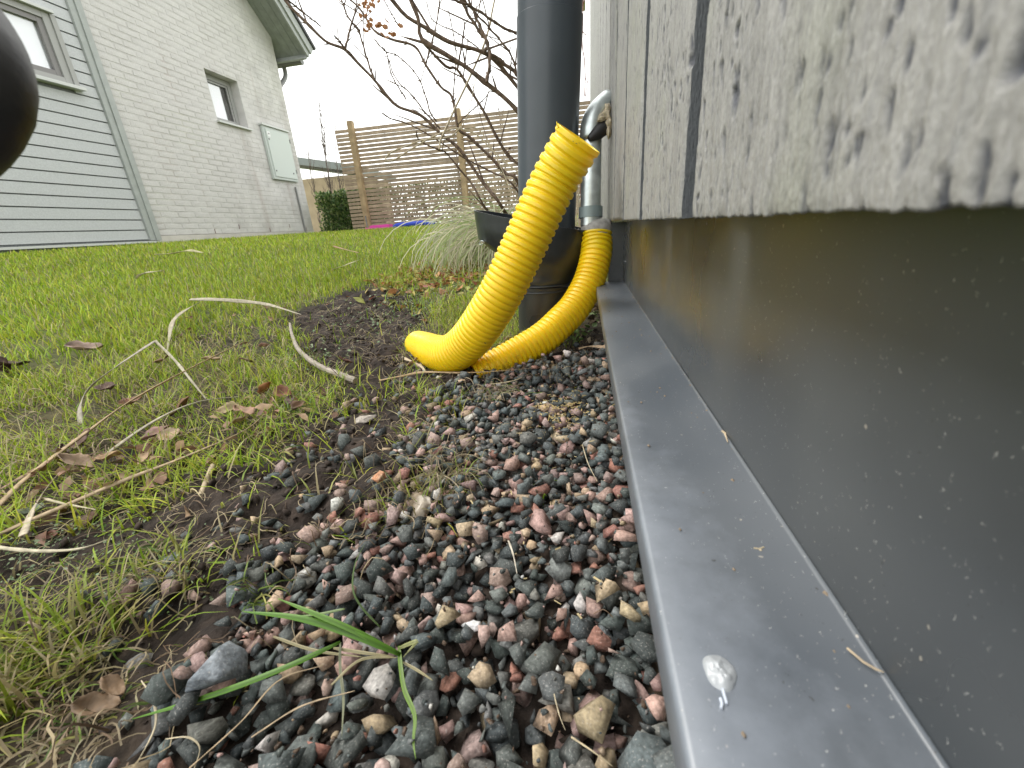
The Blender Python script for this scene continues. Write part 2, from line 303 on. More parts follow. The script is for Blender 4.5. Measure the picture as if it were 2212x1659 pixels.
# ------------------------------------------------------------ ground layout (world polygons taken from the photo)
def poly(px, extra=()): return np.array([G(x, y)[:2] for x, y in px]+list(extra))
POLY = dict(
 gravel=poly([(1330, 760), (1235, 772), (1130, 806), (1000, 832), (950, 852), (905, 960), (860, 1070), (800, 1145), (690, 1180), (600, 1240), (540, 1330), (470, 1400), (440, 1500), (330, 1600), (300, 1690)], [(-.16, -.05), (.05, -.05), (.05, .85)]),
 soil=poly([(-60, 1310), (-60, 1200), (150, 1135), (330, 1075), (520, 985), (690, 905), (830, 850), (985, 860), (930, 1010), (850, 1140), (700, 1250), (560, 1380), (450, 1500), (330, 1620), (230, 1700), (130, 1700), (190, 1500), (330, 1400), (300, 1310)]),
 thin=poly([(-60, 1190), (-60, 1090), (150, 990), (300, 920), (420, 850), (520, 830), (640, 850), (760, 830), (840, 850), (690, 905), (520, 985), (330, 1075), (150, 1135)]),
 rough=poly([(-80, 1190), (150, 1190), (330, 1310), (330, 1400), (190, 1500), (130, 1640), (-80, 1640)]),
 edge=poly([(730, 800), (860, 785), (880, 860), (740, 880)]),
 litter=poly([(880, 645), (885, 585), (960, 562), (1060, 570), (1050, 645)]),
 bare=poly([(380, 720), (480, 690), (590, 700), (650, 760), (560, 775), (430, 760)]),
 patch=poly([(640, 735), (600, 690), (700, 645), (800, 610), (900, 640), (925, 700), (900, 745), (1000, 790), (1240, 730), (1320, 640), (1325, 790), (1100, 830), (850, 850), (770, 830), (690, 795)]))
def inside(x, y, pg):
    r = np.zeros(x.shape, bool); n = len(pg)
    for i in range(n):
        x1, y1 = pg[i]; x2, y2 = pg[(i+1) % n]
        if y1 == y2: continue
        r ^= ((y1 > y) != (y2 > y)) & (x < (x2-x1)*(y-y1)/(y2-y1)+x1)
    return r
def mask(name, x, y, soft=.03):
    s = np.zeros(np.shape(x)); n = 0
    for k in range(6):
        jx = (vnoise(x*9+k*31, y*9)-.5)*soft*2.4+(vnoise(x*31, y*31+k*13)-.5)*soft*1.4; jy = (vnoise(x*9, y*9+k*37+50)-.5)*soft*2.4
        s = s+inside(x+jx+soft*.8*cos(k), y+jy+soft*.8*sin(k), POLY[name]); n += 1
    return s/n
def axis(a0, a1, step, lo_, hi_, grow=1.16):
    a = list(np.arange(a0, a1, step)); s = step
    while a[-1] < hi_: s *= grow; a.append(a[-1]+s)
    s = step
    while a[0] > lo_: s *= grow; a.insert(0, a[0]-s)
    return np.array(a)
def lumps(x, y):
    so = np.clip(mask('soil', x, y)+mask('patch', x, y)+.7*mask('thin', x, y)+.6*mask('bare', x, y)+.6*mask('rough', x, y)+.7*mask('edge', x, y), 0, 1); gr = mask('gravel', x, y)
    return (fbm(x*26, y*26, 5)-.5)*.042*so*(1-gr)+(fbm(x*7, y*7, 3)-.5)*.012-gr*.014, so, gr
gx = axis(-.95, .1, .0042, -70, 70); gy = axis(-.05, 1.5, .0042, -60, 90)
GX, GY = np.meshgrid(gx, gy, indexing='ij'); lz, so_, gr_ = lumps(GX, GY)
Z = gz(GX, GY)+lz*np.clip(1.6-np.hypot(GX, GY)/2, 0, 1)
nx, ny = GX.shape; ii, jj = np.meshgrid(np.arange(nx-1), np.arange(ny-1), indexing='ij'); k = (ii*ny+jj).ravel()
bare = np.clip(so_+gr_, 0, 1)[..., None]; pa = fbm(GX*40, GY*40, 3)[..., None]
soilc = np.array([.026, .018, .0135])*(.6+pa)
lawnc = np.array([.10, .135, .022])*(.7+.6*pa)
dist = np.clip((np.hypot(GX, GY)-.7)/1.6, 0, 1)[..., None]
lawnc = lawnc*dist+np.array([.05, .036, .02])*(1-dist)*(.5+1.3*pa)
gme = mnp('ground', np.stack([GX, GY, Z], -1).reshape(-1, 3), np.stack([k, k+ny, k+ny+1, k+1], 1), None, M_ground, (soilc*bare+lawnc*(1-bare)).reshape(-1, 3), True)
tag(link('ground', gme), 'lawn soil rising gently from the gravel strip towards the white house', kind='structure')
def gh(x, y):                               # height of the ground sheet itself
    x = np.asarray(x, float); y = np.asarray(y, float)
    i = np.clip(np.searchsorted(gx, x)-1, 0, len(gx)-2); j = np.clip(np.searchsorted(gy, y)-1, 0, len(gy)-2)
    u = (x-gx[i])/(gx[i+1]-gx[i]); v = (y-gy[j])/(gy[j+1]-gy[j])
    return (Z[i, j]*(1-u)+Z[i+1, j]*u)*(1-v)+(Z[i, j+1]*(1-u)+Z[i+1, j+1]*u)*v

# ------------------------------------------------------------ our house: cladding, foundation sheet and drip ledge
X3, X2, X1 = .05, .077, .0225; ZL = CAMZ-.116; ZC = CAMZ-.0015; YE = .89
house = tag(empty('timber_clad_house'), 'grey timber clad house wall with pitted vertical boards above dark metal foundation sheet', 'house')
def board(y0, y1, sy, zf, sz, seed):
    ys = np.arange(y0, y1+sy*.5, sy); zs = axis(ZC, zf, sz, ZC, 2.45, 1.25)
    rows = list(zs); 
    Y, Zz = np.meshgrid(ys, zs, indexing='ij')
    q = .0012*(fbm(Y*260+seed, Zz*60, 3)-.5)
    fib = fbm(Y*620+seed*7, Zz*60, 4); fib2 = fbm(Y*170+seed*3, Zz*22, 3)
    wx = (fbm(Y*200, Zz*200, 2)-.5)*.9
    wd, wi = worley(Y*330+wx+seed, Zz*125+wx, int(seed)); wd2, wi2 = worley(Y*150+wx+seed, Zz*62+wx, int(seed)+40)
    pit = np.clip(1-wd/(.10+.36*wi), 0, 1)*(wi > .62); pit2 = np.clip(1-wd2/(.30*wi2+.06), 0, 1)*(wi2 > .80)
    pmod = np.clip((fbm(Y*22+seed*5, Zz*16, 3)-.30)*4, .3, 1.15); pit = pit*pmod; pit2 = pit2*np.clip(pmod*1.2, 0, 1); groove = np.clip((fib-.56)*9, 0, 1)*.6
    pm = np.clip(pit*1.5+pit2*2.4+groove*.5, 0, 1)*.92
    d = -.0005*np.clip(pit*2, 0, 1)-.0011*np.clip(pit2*2.2, 0, 1)+.0014*(fib-.5)+.0006*(fib2-.5)+.0005*(fbm(Y*1400+seed*2, Zz*150, 3)-.5)-.0003*groove
    edge = np.clip(1-np.minimum(Y-y0, y1-Y)/.004, 0, 1); d = d-.0016*edge**2
    X = X3-d
    bt = np.clip(1-(Zz-ZC)/.006, 0, 1)                       # ragged lower edge
    Zq = Zz+bt*(fbm(Y*420+seed, Zz*0, 4)-.5)*.0016
    X = X+bt**2*.0012*fbm(Y*400, Zz*0+seed, 2)
    V = np.stack([X, Y, Zq], -1)
    u = V[:, :1].copy(); lo_ = [] 
    for f in (.002, .006, .014, .027):                        # underside curls back to the sheet
        w = u.copy(); w[..., 0] = X3+f; w[..., 2] = u[..., 2]+.0004+f*.02+(vnoise(w[..., 1]*500, w[..., 2]*0+f*900)-.5)*.0012; lo_.insert(0, w)
    V = np.concatenate(lo_+[V], 1)
    base = np.array([.345, .342, .33]); dk = np.array([.06, .066, .085]); alg = np.array([.36, .38, .29])
    fine_ = fbm(Y*1500+seed, Zz*70, 3); v = .72+.3*fib2[..., None]+.45*(fib[..., None]-.35)+.3*(fine_[..., None]-.42)
    ag = np.clip((fbm(Y*18+seed, Zz*14, 4)-.52)*6, 0, 1)[..., None]*.3
    c = (base*v)*(1-ag)+alg*v*ag; c = c*(1-pm[..., None])+dk*pm[..., None]
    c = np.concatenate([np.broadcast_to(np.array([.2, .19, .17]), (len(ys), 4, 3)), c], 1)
    # side returns facing along the wall
    for row, sgn in ((0, -1), (-1, 1)):
        pass
    n0, n1 = V.shape[:2]; I, J = np.meshgrid(np.arange(n0-1), np.arange(n1-1), indexing='ij'); k = (I*n1+J).ravel()
    Vf = V.reshape(-1, 3); Q = np.stack([k, k+1, k+n1+1, k+n1], 1); cf = c.reshape(-1, 3)
    for r in (0, n0-1):
        s = V[r, 4:].copy(); s2 = s.copy(); s2[:, 0] = X3+.0215; n = len(Vf); m = len(s)
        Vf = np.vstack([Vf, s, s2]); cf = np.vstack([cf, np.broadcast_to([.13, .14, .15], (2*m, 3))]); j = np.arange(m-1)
        qq = np.stack([n+j, n+m+j, n+m+j+1, n+j+1], 1); Q = np.vstack([Q, qq if r else qq[:, ::-1]])
    link('board', mnp('board', Vf, Q, None, M_wood, cf, False), house)
board(-.30, .035, .004, .30, .004, 3)
board(.036+.0005, .226, .0007, .345, .0007, 11)
board(.254, .414, .0011, .42, .0011, 23); board(.442, .60, .0018, .52, .002, 37)
yb = .628
i_ = 0
while yb < 3.95: board(yb, yb+.158, .003, .9, .006, 51+i_*7); yb += .186; i_ += 1
b = MB(); b.box((X3+.0205, -.3, ZC+.001), (X3+.0265, 4.0, 2.45)); b.build('groove_backing', M_gap, house)
b = MB(); b.box((X3+.02, 3.96, .0), (.3, 4.0, 2.45)); b.build('end_board', M_gap, house)
b = MB(); b.box((X2+.0302, -.9, .0), (6, 3.95, 2.5)); b.box((X3, -.9, .5), (X2+.03, -.3, 2.45)); b.build('wall_core', M_gap, house)
b = MB(); b.prism([(.06, 2.52), (.3, 2.52), (3, 4.6), (6.3, 2.52), (6.3, 2.62), (3, 4.75), (.06, 2.62)], 1, -1.0, 4.4); b.build('roof', M_dark, house)
# foundation sheet (vertical) and ledge with a rolled outer edge, long fold line between them
b = MB(); b.box((X2, -.3, ZL), (X2+.03, YE+.0, ZC+.03)); b.build('foundation_sheet', M_metal, house)
def strip(prof, ys, name, m):
    V = []; Q = []; n = len(prof)
    for y in ys:
        for (x, z) in prof:
            V.append((x+(vnoise(np.array(y*3.), np.array(z*50.))-.5)*.0012, y, z+(vnoise(np.array(y*5.+9), np.array(x*30.))-.5)*.0010))
    for i in range(len(ys)-1):
        for j in range(n-1): Q.append((i*n+j, i*n+j+1, (i+1)*n+j+1, (i+1)*n+j))
    return link(name, mnp(name, V, Q, None, m, None, True), house)
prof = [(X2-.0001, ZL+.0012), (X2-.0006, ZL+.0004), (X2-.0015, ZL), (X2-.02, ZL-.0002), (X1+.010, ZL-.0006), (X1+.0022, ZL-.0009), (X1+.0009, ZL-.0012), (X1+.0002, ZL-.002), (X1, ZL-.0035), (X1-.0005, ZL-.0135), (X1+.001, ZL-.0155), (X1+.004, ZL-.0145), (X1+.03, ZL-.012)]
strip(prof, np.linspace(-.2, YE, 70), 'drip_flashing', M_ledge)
b = MB(); b.box((X1+.022, -.3, -.1), (X2+.028, YE, ZL-.013)); b.build('foundation_wall', mat('foundation_render', (.2, .2, .19), .9, bump=(60, .003)), house)
b = MB(); b.box((X3-.002, YE+.001, -.05), (X3+.075, YE+.03, ZC-.003)); b.build('corner_strip', M_metal, house)
b = MB(); b.box((X2+.01, YE+.031, -.05), (.3, 3.9, ZC+.02)); b.build('foundation_sheet', M_metal, house)
for yy, zz in ((YE-.05, .165), (YE-.045, .21)):
    b = MB(); b.tube([(X2-.0028, yy, zz), (X2+.001, yy, zz)], [.0025, .0035], 10); b.build('rivet', M_metal, house, True)
# sealant blob on the ledge with smeared runs
c0 = PZ(1555, 1452, ZL-.0004); V = []; Q = []; nr, na = 14, 40
for i in range(nr+1):
    for j in range(na):
        a = j*2*pi/na; r = i/nr; rr = r*(1+.05*sin(3*a+.7)+.03*cos(5*a)); h = .0017*(1-r**3)+.0015*(fbm(np.array(cos(a)*rr*3+5), np.array(sin(a)*rr*3+9), 3)-.5)*(1-r**6)
        V.append((c0[0]+cos(a)*rr*.0042, c0[1]+sin(a)*rr*.0052, c0[2]+float(h)-(.0004 if i == nr else 0)))
for i in range(nr):
    for j in range(na): Q.append((i*na+j, i*na+(j+1) % na, (i+1)*na+(j+1) % na, (i+1)*na+j))
link('sealant_blob', mnp('sealant_blob', V, Q, None, mat('silver_sealant', (.36, .38, .4), .38, metal=.1, bump=(700, .0002)), None, True), house)
sm = []
for pl in (((1561, 1488), (1566, 1505), (1570, 1520)), ((1556, 1508), (1560, 1520), (1558, 1530)), ((1628, 1184), (1640, 1186), (1650, 1182)), ((1640, 1186), (1645, 1190))):
    b = MB(); b.tube([PZ(x, y, ZL) for x, y in pl], .00035, 6); b.build('sealant_smear', M_white if pl[0][0] < 1600 else M_cream, house, True)
# small debris on the ledge
for k, (pl, r, m) in enumerate(((((1830, 1400), (1865, 1430), (1893, 1446), (1909, 1452)), .0003, M_stick), (((1560, 931), (1566, 936), (1572, 955)), .0006, M_stick), (((1716, 1120), (1726, 1132), (1731, 1140)), .0004, M_cream))):
    b = MB(); b.tube([PZ(x, y, ZL+.001) if k else PZ(x, y, ZL+.0012) for x, y in pl], [r]*(len(pl)-1)+[r*.4], 6)
    tag(b.build('plant_fibre', m, None, True), ['thin dry stem lying on the metal ledge beside the fold', 'tiny brown husk stuck in the fold midway along the metal ledge', 'small pale husk on the dark foundation sheet'][k], 'plant fibre')

VV_ = MB(); gq = np.random.default_rng(5)
for i in range(90):
    s_ = gq.choice([.0004, .0006, .0009]); x = gq.uniform(X1+.006, X2-.002) if i % 3 else X2-.0015; y = gq.uniform(.07, YE-.05); z = ZL-.0002
    d_ = gq.normal(0, 1, (6, 3)); VV_.add([(x+s_*a_, y+s_*b_*1.4, z+s_*c_*.8+s_*.3) for a_, b_, c_ in ((1, 0, 0), (-1, .2, 0), (0, 1, .2), (.1, -1, 0), (0, 0, 1), (0, 0, -1))], [(0, 2, 4), (2, 1, 4), (1, 3, 4), (3, 0, 4), (2, 0, 5), (1, 2, 5), (3, 1, 5), (0, 3, 5)])
o = VV_.build('ledge_grit', mat('ledge_grit', (.22, .17, .12), .9), house); o['kind'] = 'stuff'
# ------------------------------------------------------------ gravel: dropped stone by stone onto a height map
def rock_mesh(seed, n=17, flat=.72, name='stone', rough=.0, m=None):
    import bmesh
    r = random.Random(seed); bm = bmesh.new(); a, b_, c = 1, r.uniform(.68, .92), r.uniform(flat*.75, flat*1.1)
    for i in range(n):
        v = Vector((r.gauss(0, 1), r.gauss(0, 1), r.gauss(0, 1))).normalized()
        k = (abs(v.x)**2.8+abs(v.y)**2.8+abs(v.z)**2.8)**(-1/2.8)
        v = v*k*r.uniform(.80, 1.06); bm.verts.new((v.x*a*.5, v.y*b_*.5, v.z*c*.5))
    g = bmesh.ops.convex_hull(bm, input=bm.verts)
    bmesh.ops.delete(bm, geom=[e for e in set(g['geom_interior']+g['geom_unused']) if isinstance(e, bmesh.types.BMVert)], context='VERTS')
    bmesh.ops.dissolve_limit(bm, angle_limit=radians(13), verts=bm.verts, edges=bm.edges); bmesh.ops.triangulate(bm, faces=bm.faces)
    V = np.array([v.co[:] for v in bm.verts]); T = np.array([[v.index for v in f.verts] for f in bm.faces]); bm.free()
    return V, T
NP = 26; protos = []
for i in range(NP):
    import bmesh
    V, T = rock_mesh(100+i, 8+i % 4, .68 if i % 3 else .9); protos.append((V, T))
def stone_colour(r):
    u = r.random()
    if u < .52: c = np.array([.062, .072, .071])*r.uniform(.6, 1.6)
    elif u < .68: c = np.array([.12, .125, .118])*r.uniform(.7, 1.3)
    elif u < .86: c = np.array([.31, .215, .19])*r.uniform(.6, 1.2)
    elif u < .895: c = np.array([.27, .135, .105])*r.uniform(.7, 1.1)
    elif u < .975: c = np.array([.33, .25, .165])*r.uniform(.7, 1.15)
    else: c = np.array([.42, .40, .37])*r.uniform(.8, 1.1)
    return np.clip(1.18*c*np.array([r.uniform(.93, 1.07), 1, r.uniform(.93, 1.07)]), .01, .8)
RES = .0016; HX0, HY0 = -.42, -.03; HNX, HNY = int(.5/RES), int(.98/RES)
hx = HX0+np.arange(HNX)*RES; hy = HY0+np.arange(HNY)*RES
HM = gh(*np.meshgrid(hx, hy, indexing='ij'))
# lower faces of every prototype in a few rotations, as small height stamps
def rotm(r):
    q = np.array([r.gauss(0, 1) for _ in range(4)]); q /= np.linalg.norm(q); w, x, y, z = q
    return np.array([[1-2*(y*y+z*z), 2*(x*y-z*w), 2*(x*z+y*w)], [2*(x*y+z*w), 1-2*(x*x+z*z), 2*(y*z-x*w)], [2*(x*z-y*w), 2*(y*z+x*w), 1-2*(x*x+y*y)]])
def tiltm(r, big):                          # mostly lying on a broad side
    a = r.uniform(0, 2*pi); t = abs(r.gauss(0, .5 if big else .38)); b_ = r.uniform(0, 2*pi)
    Rz = lambda q: np.array([[cos(q), -sin(q), 0], [sin(q), cos(q), 0], [0, 0, 1]]); Rx = np.array([[1, 0, 0], [0, cos(t), -sin(t)], [0, sin(t), cos(t)]])
    return Rz(a)@Rx@Rz(b_)
placed = []
def drop(V, s, Rm, x, y):
    """height at which the rotated stone rests on the map at (x, y)"""
    W_ = (V*s)@Rm.T; lo_ = W_.min(0); hi_ = W_.max(0); r = max(-lo_[0], hi_[0], -lo_[1], hi_[1])
    i0 = int((x-r-HX0)/RES); i1 = int((x+r-HX0)/RES)+2; j0 = int((y-r-HY0)/RES); j1 = int((y+r-HY0)/RES)+2
    if i0 < 0 or j0 < 0 or i1 > HNX or j1 > HNY: return None
    X, Y = np.meshgrid(hx[i0:i1]-x, hy[j0:j1]-y, indexing='ij')
    ex, ey, ez = (hi_-lo_)/2; e = (X/ex)**2+(Y/ey)**2; ins = e < 1
    if ins.sum() < 4: return None
    half = ez*np.sqrt(np.clip(1-e*.8, 0, 1)); H = HM[i0:i1, j0:j1]
    need = (H+half)[ins]; z = np.quantile(need, .82); return z, W_, (i0, i1, j0, j1), ins, half
npr = random.Random(21)
def place_stone(x, y, s, tries=3, sink=0., jit=.006):
    best = None
    for _ in range(tries):
        pi_ = npr.randrange(NP); Rm = tiltm(npr, False); xx = x+npr.uniform(-jit, jit); yy = y+npr.uniform(-jit, jit)
        if xx > .043-s*.4: xx = .043-s*.4
        d = drop(protos[pi_][0], s, Rm, xx, yy)
        if d and (best is None or d[0] < best[0][0]): best = (d, pi_, Rm, xx, yy)
    if not best: return
    d, pi_, Rm, xx, yy = best; z = d[0]-sink*s; i0, i1, j0, j1 = d[2]
    sub = HM[i0:i1, j0:j1]; top = z+d[4]*.9; HM[i0:i1, j0:j1] = np.where(d[3], np.maximum(sub, top), sub)
    placed.append((pi_, s, Rm, np.array([xx, yy, z]), stone_colour(npr)))
pts = []
for i in range(90000):
    x, y = npr.uniform(-.36, .045), npr.uniform(.0, .88); pts.append((x, y))
pts = np.array(pts); mg = mask('gravel', pts[:, 0], pts[:, 1], .02); ms = mask('soil', pts[:, 0], pts[:, 1]); mp_ = mask('patch', pts[:, 0], pts[:, 1])
grid = {}
def size(): return npr.choice([.011, .014, .017, .0195, .022, .025])*npr.uniform(.9, 1.12)
for layer, dens, cap in ((0, .60, 2300), (1, .62, 2200), (2, .80, 1300)):
    grid = {}; n = 0
    for (x, y), a, s_, p_ in zip(pts[layer*30000:(layer+1)*30000], mg[layer*30000:], ms[layer*30000:], mp_[layer*30000:]):
        if a < .2 or npr.random() > a*1.3: continue
        if a > .2 and vnoise(np.array(x*14+3), np.array(y*14.)) < (.05 if layer == 0 else .14) and npr.random() < .8: continue
        s = size(); k = (int(x/.02), int(y/.02)); ok = True
        for di in (-1, 0, 1):
            for dj in (-1, 0, 1):
                for (u, v, q) in grid.get((k[0]+di, k[1]+dj), ()):
                    if (u-x)**2+(v-y)**2 < (dens*(q+s)/2)**2*1.15: ok = False
        if not ok: continue
        grid.setdefault(k, []).append((x, y, s)); place_stone(x, y, s, 4); n += 1
        if n > cap: break
# stray stones pressed into the soil
for (x, y), a, s_, p_ in zip(pts[:9000], mg, ms, mp_):
    if a < .4 and (s_ > .3 or p_ > .3) and npr.random() < (.08 if s_ > .3 else .05): place_stone(x, y, size()*npr.uniform(.6, 1.0), 1, .22)
print('stones', len(placed))
bed = tag(empty('gravel_bed'), 'strip of dark grey and pink crushed granite gravel along the house wall', kind='structure')
# rank the stones by how large they show
A = np.array([p[3] for p in placed]); px_, py_, dz_ = project(A); siz = np.array([p[1] for p in placed])
top_ = np.array([HM[int((p[3][0]-HX0)/RES), int((p[3][1]-HY0)/RES)]-p[3][2] < p[1]*.42 for p in placed])
vis = (px_ > -30) & (px_ < 1480) & (py_ > 400) & (py_ < 1690) & (dz_ > .02) & top_
score = np.where(vis, siz/np.maximum(dz_, .05), 0); order = np.argsort(-score); big = set(order[:300].tolist())
me_cache = {}
def tinted(pi_, c, m=None, name='stone'):
    V, T = protos[pi_]; return mnp(name, V, None, T, M_stone, c, False)
pal = [stone_colour(npr) for _ in range(6)]
for i in sorted(big):
    pi_, s, Rm, loc, c = placed[i]; ci = int(np.argmin([np.abs(c-q).sum() for q in pal])) if False else None
    V, T = protos[pi_]; me = mnp('stone', V*s, None, T, M_stone, np.broadcast_to(c, (len(V), 3)), False)
    o = bpy.data.objects.new('stone', me); C.objects.link(o); o.parent = bed
    M4 = Matrix.Identity(4)
    for a in range(3):
        for b_ in range(3): M4[a][b_] = Rm[a][b_]
        M4[a][3] = loc[a]
    o.matrix_world = M4
VV = []; TT = []; CCc = []; n = 0
for i, (pi_, s, Rm, loc, c) in enumerate(placed):
    if i in big: continue
    V, T = protos[pi_]; VV.append((V*s)@Rm.T+loc); TT.append(T+n); n += len(V); CCc.append(np.broadcast_to(c, (len(V), 3)))
o = link('small_gravel', mnp('small_gravel', np.vstack(VV), None, np.vstack(TT), M_stone, np.vstack(CCc)), bed); o['kind'] = 'stuff'
# grit and soil crumbs between the stones
def hmz(x, y):
    i = int((x-HX0)/RES); j = int((y-HY0)/RES)
    if 0 <= i < HNX and 0 <= j < HNY: return float(HM[i, j])
    return float(gh(np.array([x]), np.array([y]))[0])
def crumbs(name, cands, sizes, m, colf=None, kindlabel=None, parent=None, sink=.3):
    VV = []; TT = []; CC = []; n = 0
    for x, y in cands:
        V, T = protos[npr.randrange(NP)]; s = npr.choice(sizes)*npr.uniform(.6, 1.4); z = float(gh(np.array([x]), np.array([y]))[0])
        VV.append((V*s)@rotm(npr).T+np.array([x, y, z+s*(.5-sink)-.001])); TT.append(T+n); n += len(V)
        CC.append(np.broadcast_to(colf() if colf else (.1, .1, .1), (len(V), 3)))
    o = link(name, mnp(name, np.vstack(VV), None, np.vstack(TT), m, np.vstack(CC)), parent); o['kind'] = 'stuff'
    if kindlabel: o['label'] = kindlabel
    return o
q = rg.uniform((-.75, .02), (.045, 1.45), (60000, 2)); ws = np.clip(mask('soil', q[:, 0], q[:, 1])+mask('patch', q[:, 0], q[:, 1])+.6*mask('gravel', q[:, 0], q[:, 1]), 0, 1)
clump = vnoise(q[:, 0]*18, q[:, 1]*18); sel = q[(ws > .3) & (rg.random(len(q)) < .42*clump*ws)]
crumbs('soil_crumbs', sel[:10000], [.002, .003, .003, .0045, .007, .011], M_clod, kindlabel='dark crumbly soil clods between the gravel and the grass')
VV = []; TT = []; CC = []; n = 0
for x, y in zip(rg.uniform(-.33, .035, 3200), rg.uniform(.05, .84, 3200)):
    if mask('gravel', np.array([x]), np.array([y]))[0] < .4: continue
    V, T = protos[npr.randrange(NP)]; s_ = npr.choice([.0018, .0025, .0035, .005]); VV.append((V*s_)@rotm(npr).T+np.array([x, y, hmz(x, y)+s_*.3])); TT.append(T+n); n += len(V)
    CC.append(np.broadcast_to(stone_colour(npr) if npr.random() < .6 else np.array([.09, .06, .04]), (len(V), 3)))
o = link('gravel_chips', mnp('gravel_chips', np.vstack(VV), None, np.vstack(TT), M_stone, np.vstack(CC)), bed); o['kind'] = 'stuff'
# three stones that stand out from the gravel
def big_stone(px, py, size_, seed, flat, col, label, m=M_stone, n=26, sink=.25, disp=.05):
    import bmesh
    g = G(px, py); V, T = rock_mesh(seed, n, flat); me = mnp('stone', V, None, T, m)
    bm = bmesh.new(); bm.from_mesh(me); bmesh.ops.subdivide_edges(bm, edges=bm.edges, cuts=3, use_grid_fill=True); bm.normal_update()
    from mathutils import noise as nn
    for v in bm.verts:
        v.co += v.normal*(nn.fractal(v.co*4.2+Vector((seed, 0, 0)), 1, 2, 4)*disp)
    bm.to_mesh(me); bm.free()
    for v in me.vertices: v.co *= size_
    a = me.color_attributes.new('tint', 'FLOAT_COLOR', 'POINT'); nv = len(me.vertices); co = np.zeros(nv*3); me.vertices.foreach_get('co', co); co = co.reshape(-1, 3)/size_
    w = np.clip((fbm(co[:, 0]*3.5+seed, co[:, 2]*3.5+co[:, 1]*2, 3)-.45)*5, 0, 1)[:, None]; c4 = np.ones((nv, 4), np.float32); c4[:, :3] = np.array(col[0])*(1-w)+np.array(col[1])*w; a.data.foreach_set('color', c4.ravel())
    o = link('stone', me); o.rotation_euler = (npr.uniform(-.3, .3), npr.uniform(-.3, .3), npr.uniform(0, 6)); o.location = (g[0], g[1], hmz(g[0], g[1])+size_*flat*(.5-sink)); tag(o, label, 'stone'); return o
M_flint = mat('glossy_flint', attr=True, rough=.3, noise=(140, .7, 1.2), bump=(160, .0015))
fl = big_stone(893, 1095, .044, 5, .62, ((.30, .24, .17), (.50, .45, .38)), 'largest stone in the gravel, pale brown flint with glossy broken hollows', M_flint, 14, .3, .10)
big_stone(502, 1515, .034, 8, .62, ((.15, .17, .19), (.24, .26, .28)), 'large blue grey stone in dark soil at the left edge of the gravel', M_stone, 13, .1, .015)
big_stone(1020, 1352, .0135, 9, .7, ((.8, .8, .8), (.7, .7, .72)), 'small bright white quartz stone among the dark gravel', mat('white_quartz', attr=True, rough=.5, bump=(500, .001)), 16, .0, .08)
big_stone(790, 912, .030, 12, .42, ((.34, .30, .26), (.42, .38, .34)), 'flat beige stone half sunk in soil just beyond the gravel edge', M_stone, 18, .35, .03)
big_stone(822, 1042, .016, 14, .7, ((.45, .22, .12), (.4, .26, .17)), 'small orange stone in the soil beside the pale flint', M_stone, 14, .1, .02)

# ------------------------------------------------------------ grass blades
def blades(name, base, h, w, az, lean, col, curl=None, segs=3):
    n = len(base); k = np.linspace(0, 1, segs+1); curl = np.ones(n)*.6 if curl is None else curl
    dx, dy = np.cos(az), np.sin(az); V = np.zeros((n, 2*segs+1, 3)); a = lean
    pos = base.copy(); sx, sy = -dy, dx
    for i in range(segs+1):
        ww = w*(1-k[i]**1.5)*.5
        if i < segs:
            V[:, 2*i] = pos+np.stack([-sx*ww, -sy*ww, 0*ww], 1); V[:, 2*i+1] = pos+np.stack([sx*ww, sy*ww, 0*ww], 1)
        else: V[:, 2*i] = pos
        st = h/segs; pos = pos+np.stack([dx*np.sin(a)*st, dy*np.sin(a)*st, np.cos(a)*st], 1); a = np.minimum(a+curl/segs*1.6, 2.2)
    o_ = np.arange(n)*(2*segs+1); Q = np.concatenate([np.stack([o_+2*i, o_+2*i+1, o_+2*i+3, o_+2*i+2], 1) for i in range(segs-1)])
    T = np.stack([o_+2*segs-2, o_+2*segs-1, o_+2*segs], 1)
    return mnp(name, V.reshape(-1, 3), Q, T, M_blade, np.repeat(col, 2*segs+1, axis=0), True)
def grass_col(n, yel=.25, straw=.1):
    u = rg.random((n, 1)); v = rg.uniform(.65, 1.35, (n, 1))
    g = np.array([.18, .31, .02])*(1-u)+np.array([.36, .43, .035])*u
    m = rg.random(n) < yel; g[m] = np.array([.42, .42, .06])*(.7+.5*rg.random((m.sum(), 1)))
    m = rg.random(n) < straw; g[m] = np.array([.42, .36, .2])*(.6+.5*rg.random((m.sum(), 1)))
    return g*v*1.12
N = 200000; r = np.exp(rg.uniform(np.log(.33), np.log(10.5), N)); th = rg.uniform(radians(-82), radians(14), N)
bx, by = r*np.sin(th), r*np.cos(th)
dens = np.ones(N)
for nm, f in (('soil', .985), ('patch', .97), ('gravel', .999), ('thin', .62), ('bare', .6), ('rough', .82), ('edge', .7), ('litter', .75)):
    mm_ = mask(nm, bx, by, .035 if r.mean() else .03); dens *= 1-f*mm_
tuft = fbm(bx*9, by*9, 3); near = np.clip((1.3-r)/.8, 0, 1)
dens *= np.where(r < 1.6, np.clip((tuft-.27)*5, .3, 1), 1); dens *= (bx > -5.44) & (bx < X1-.01+10*(by > 4.2)) & (by < 7.93) & ~((bx > -.01) & (by < 3.95)); dens *= np.where(r < 1.0, .62, 1)
keep = rg.random(N) < dens; bx, by, r = bx[keep], by[keep], r[keep]; n = len(bx); print('blades', n)
zz = gh(bx, by)-.003; near = np.clip((1.6-r)/1.2, 0, 1)
h = rg.uniform(.022, .05, n)*(1+.35*near)*(1+.25*np.clip(r-4, 0, 3)/3); w = rg.uniform(.0016, .003, n)*(1+.5*np.clip(r-1, 0, 9)); w = np.where(near > .4, w*.8, w)
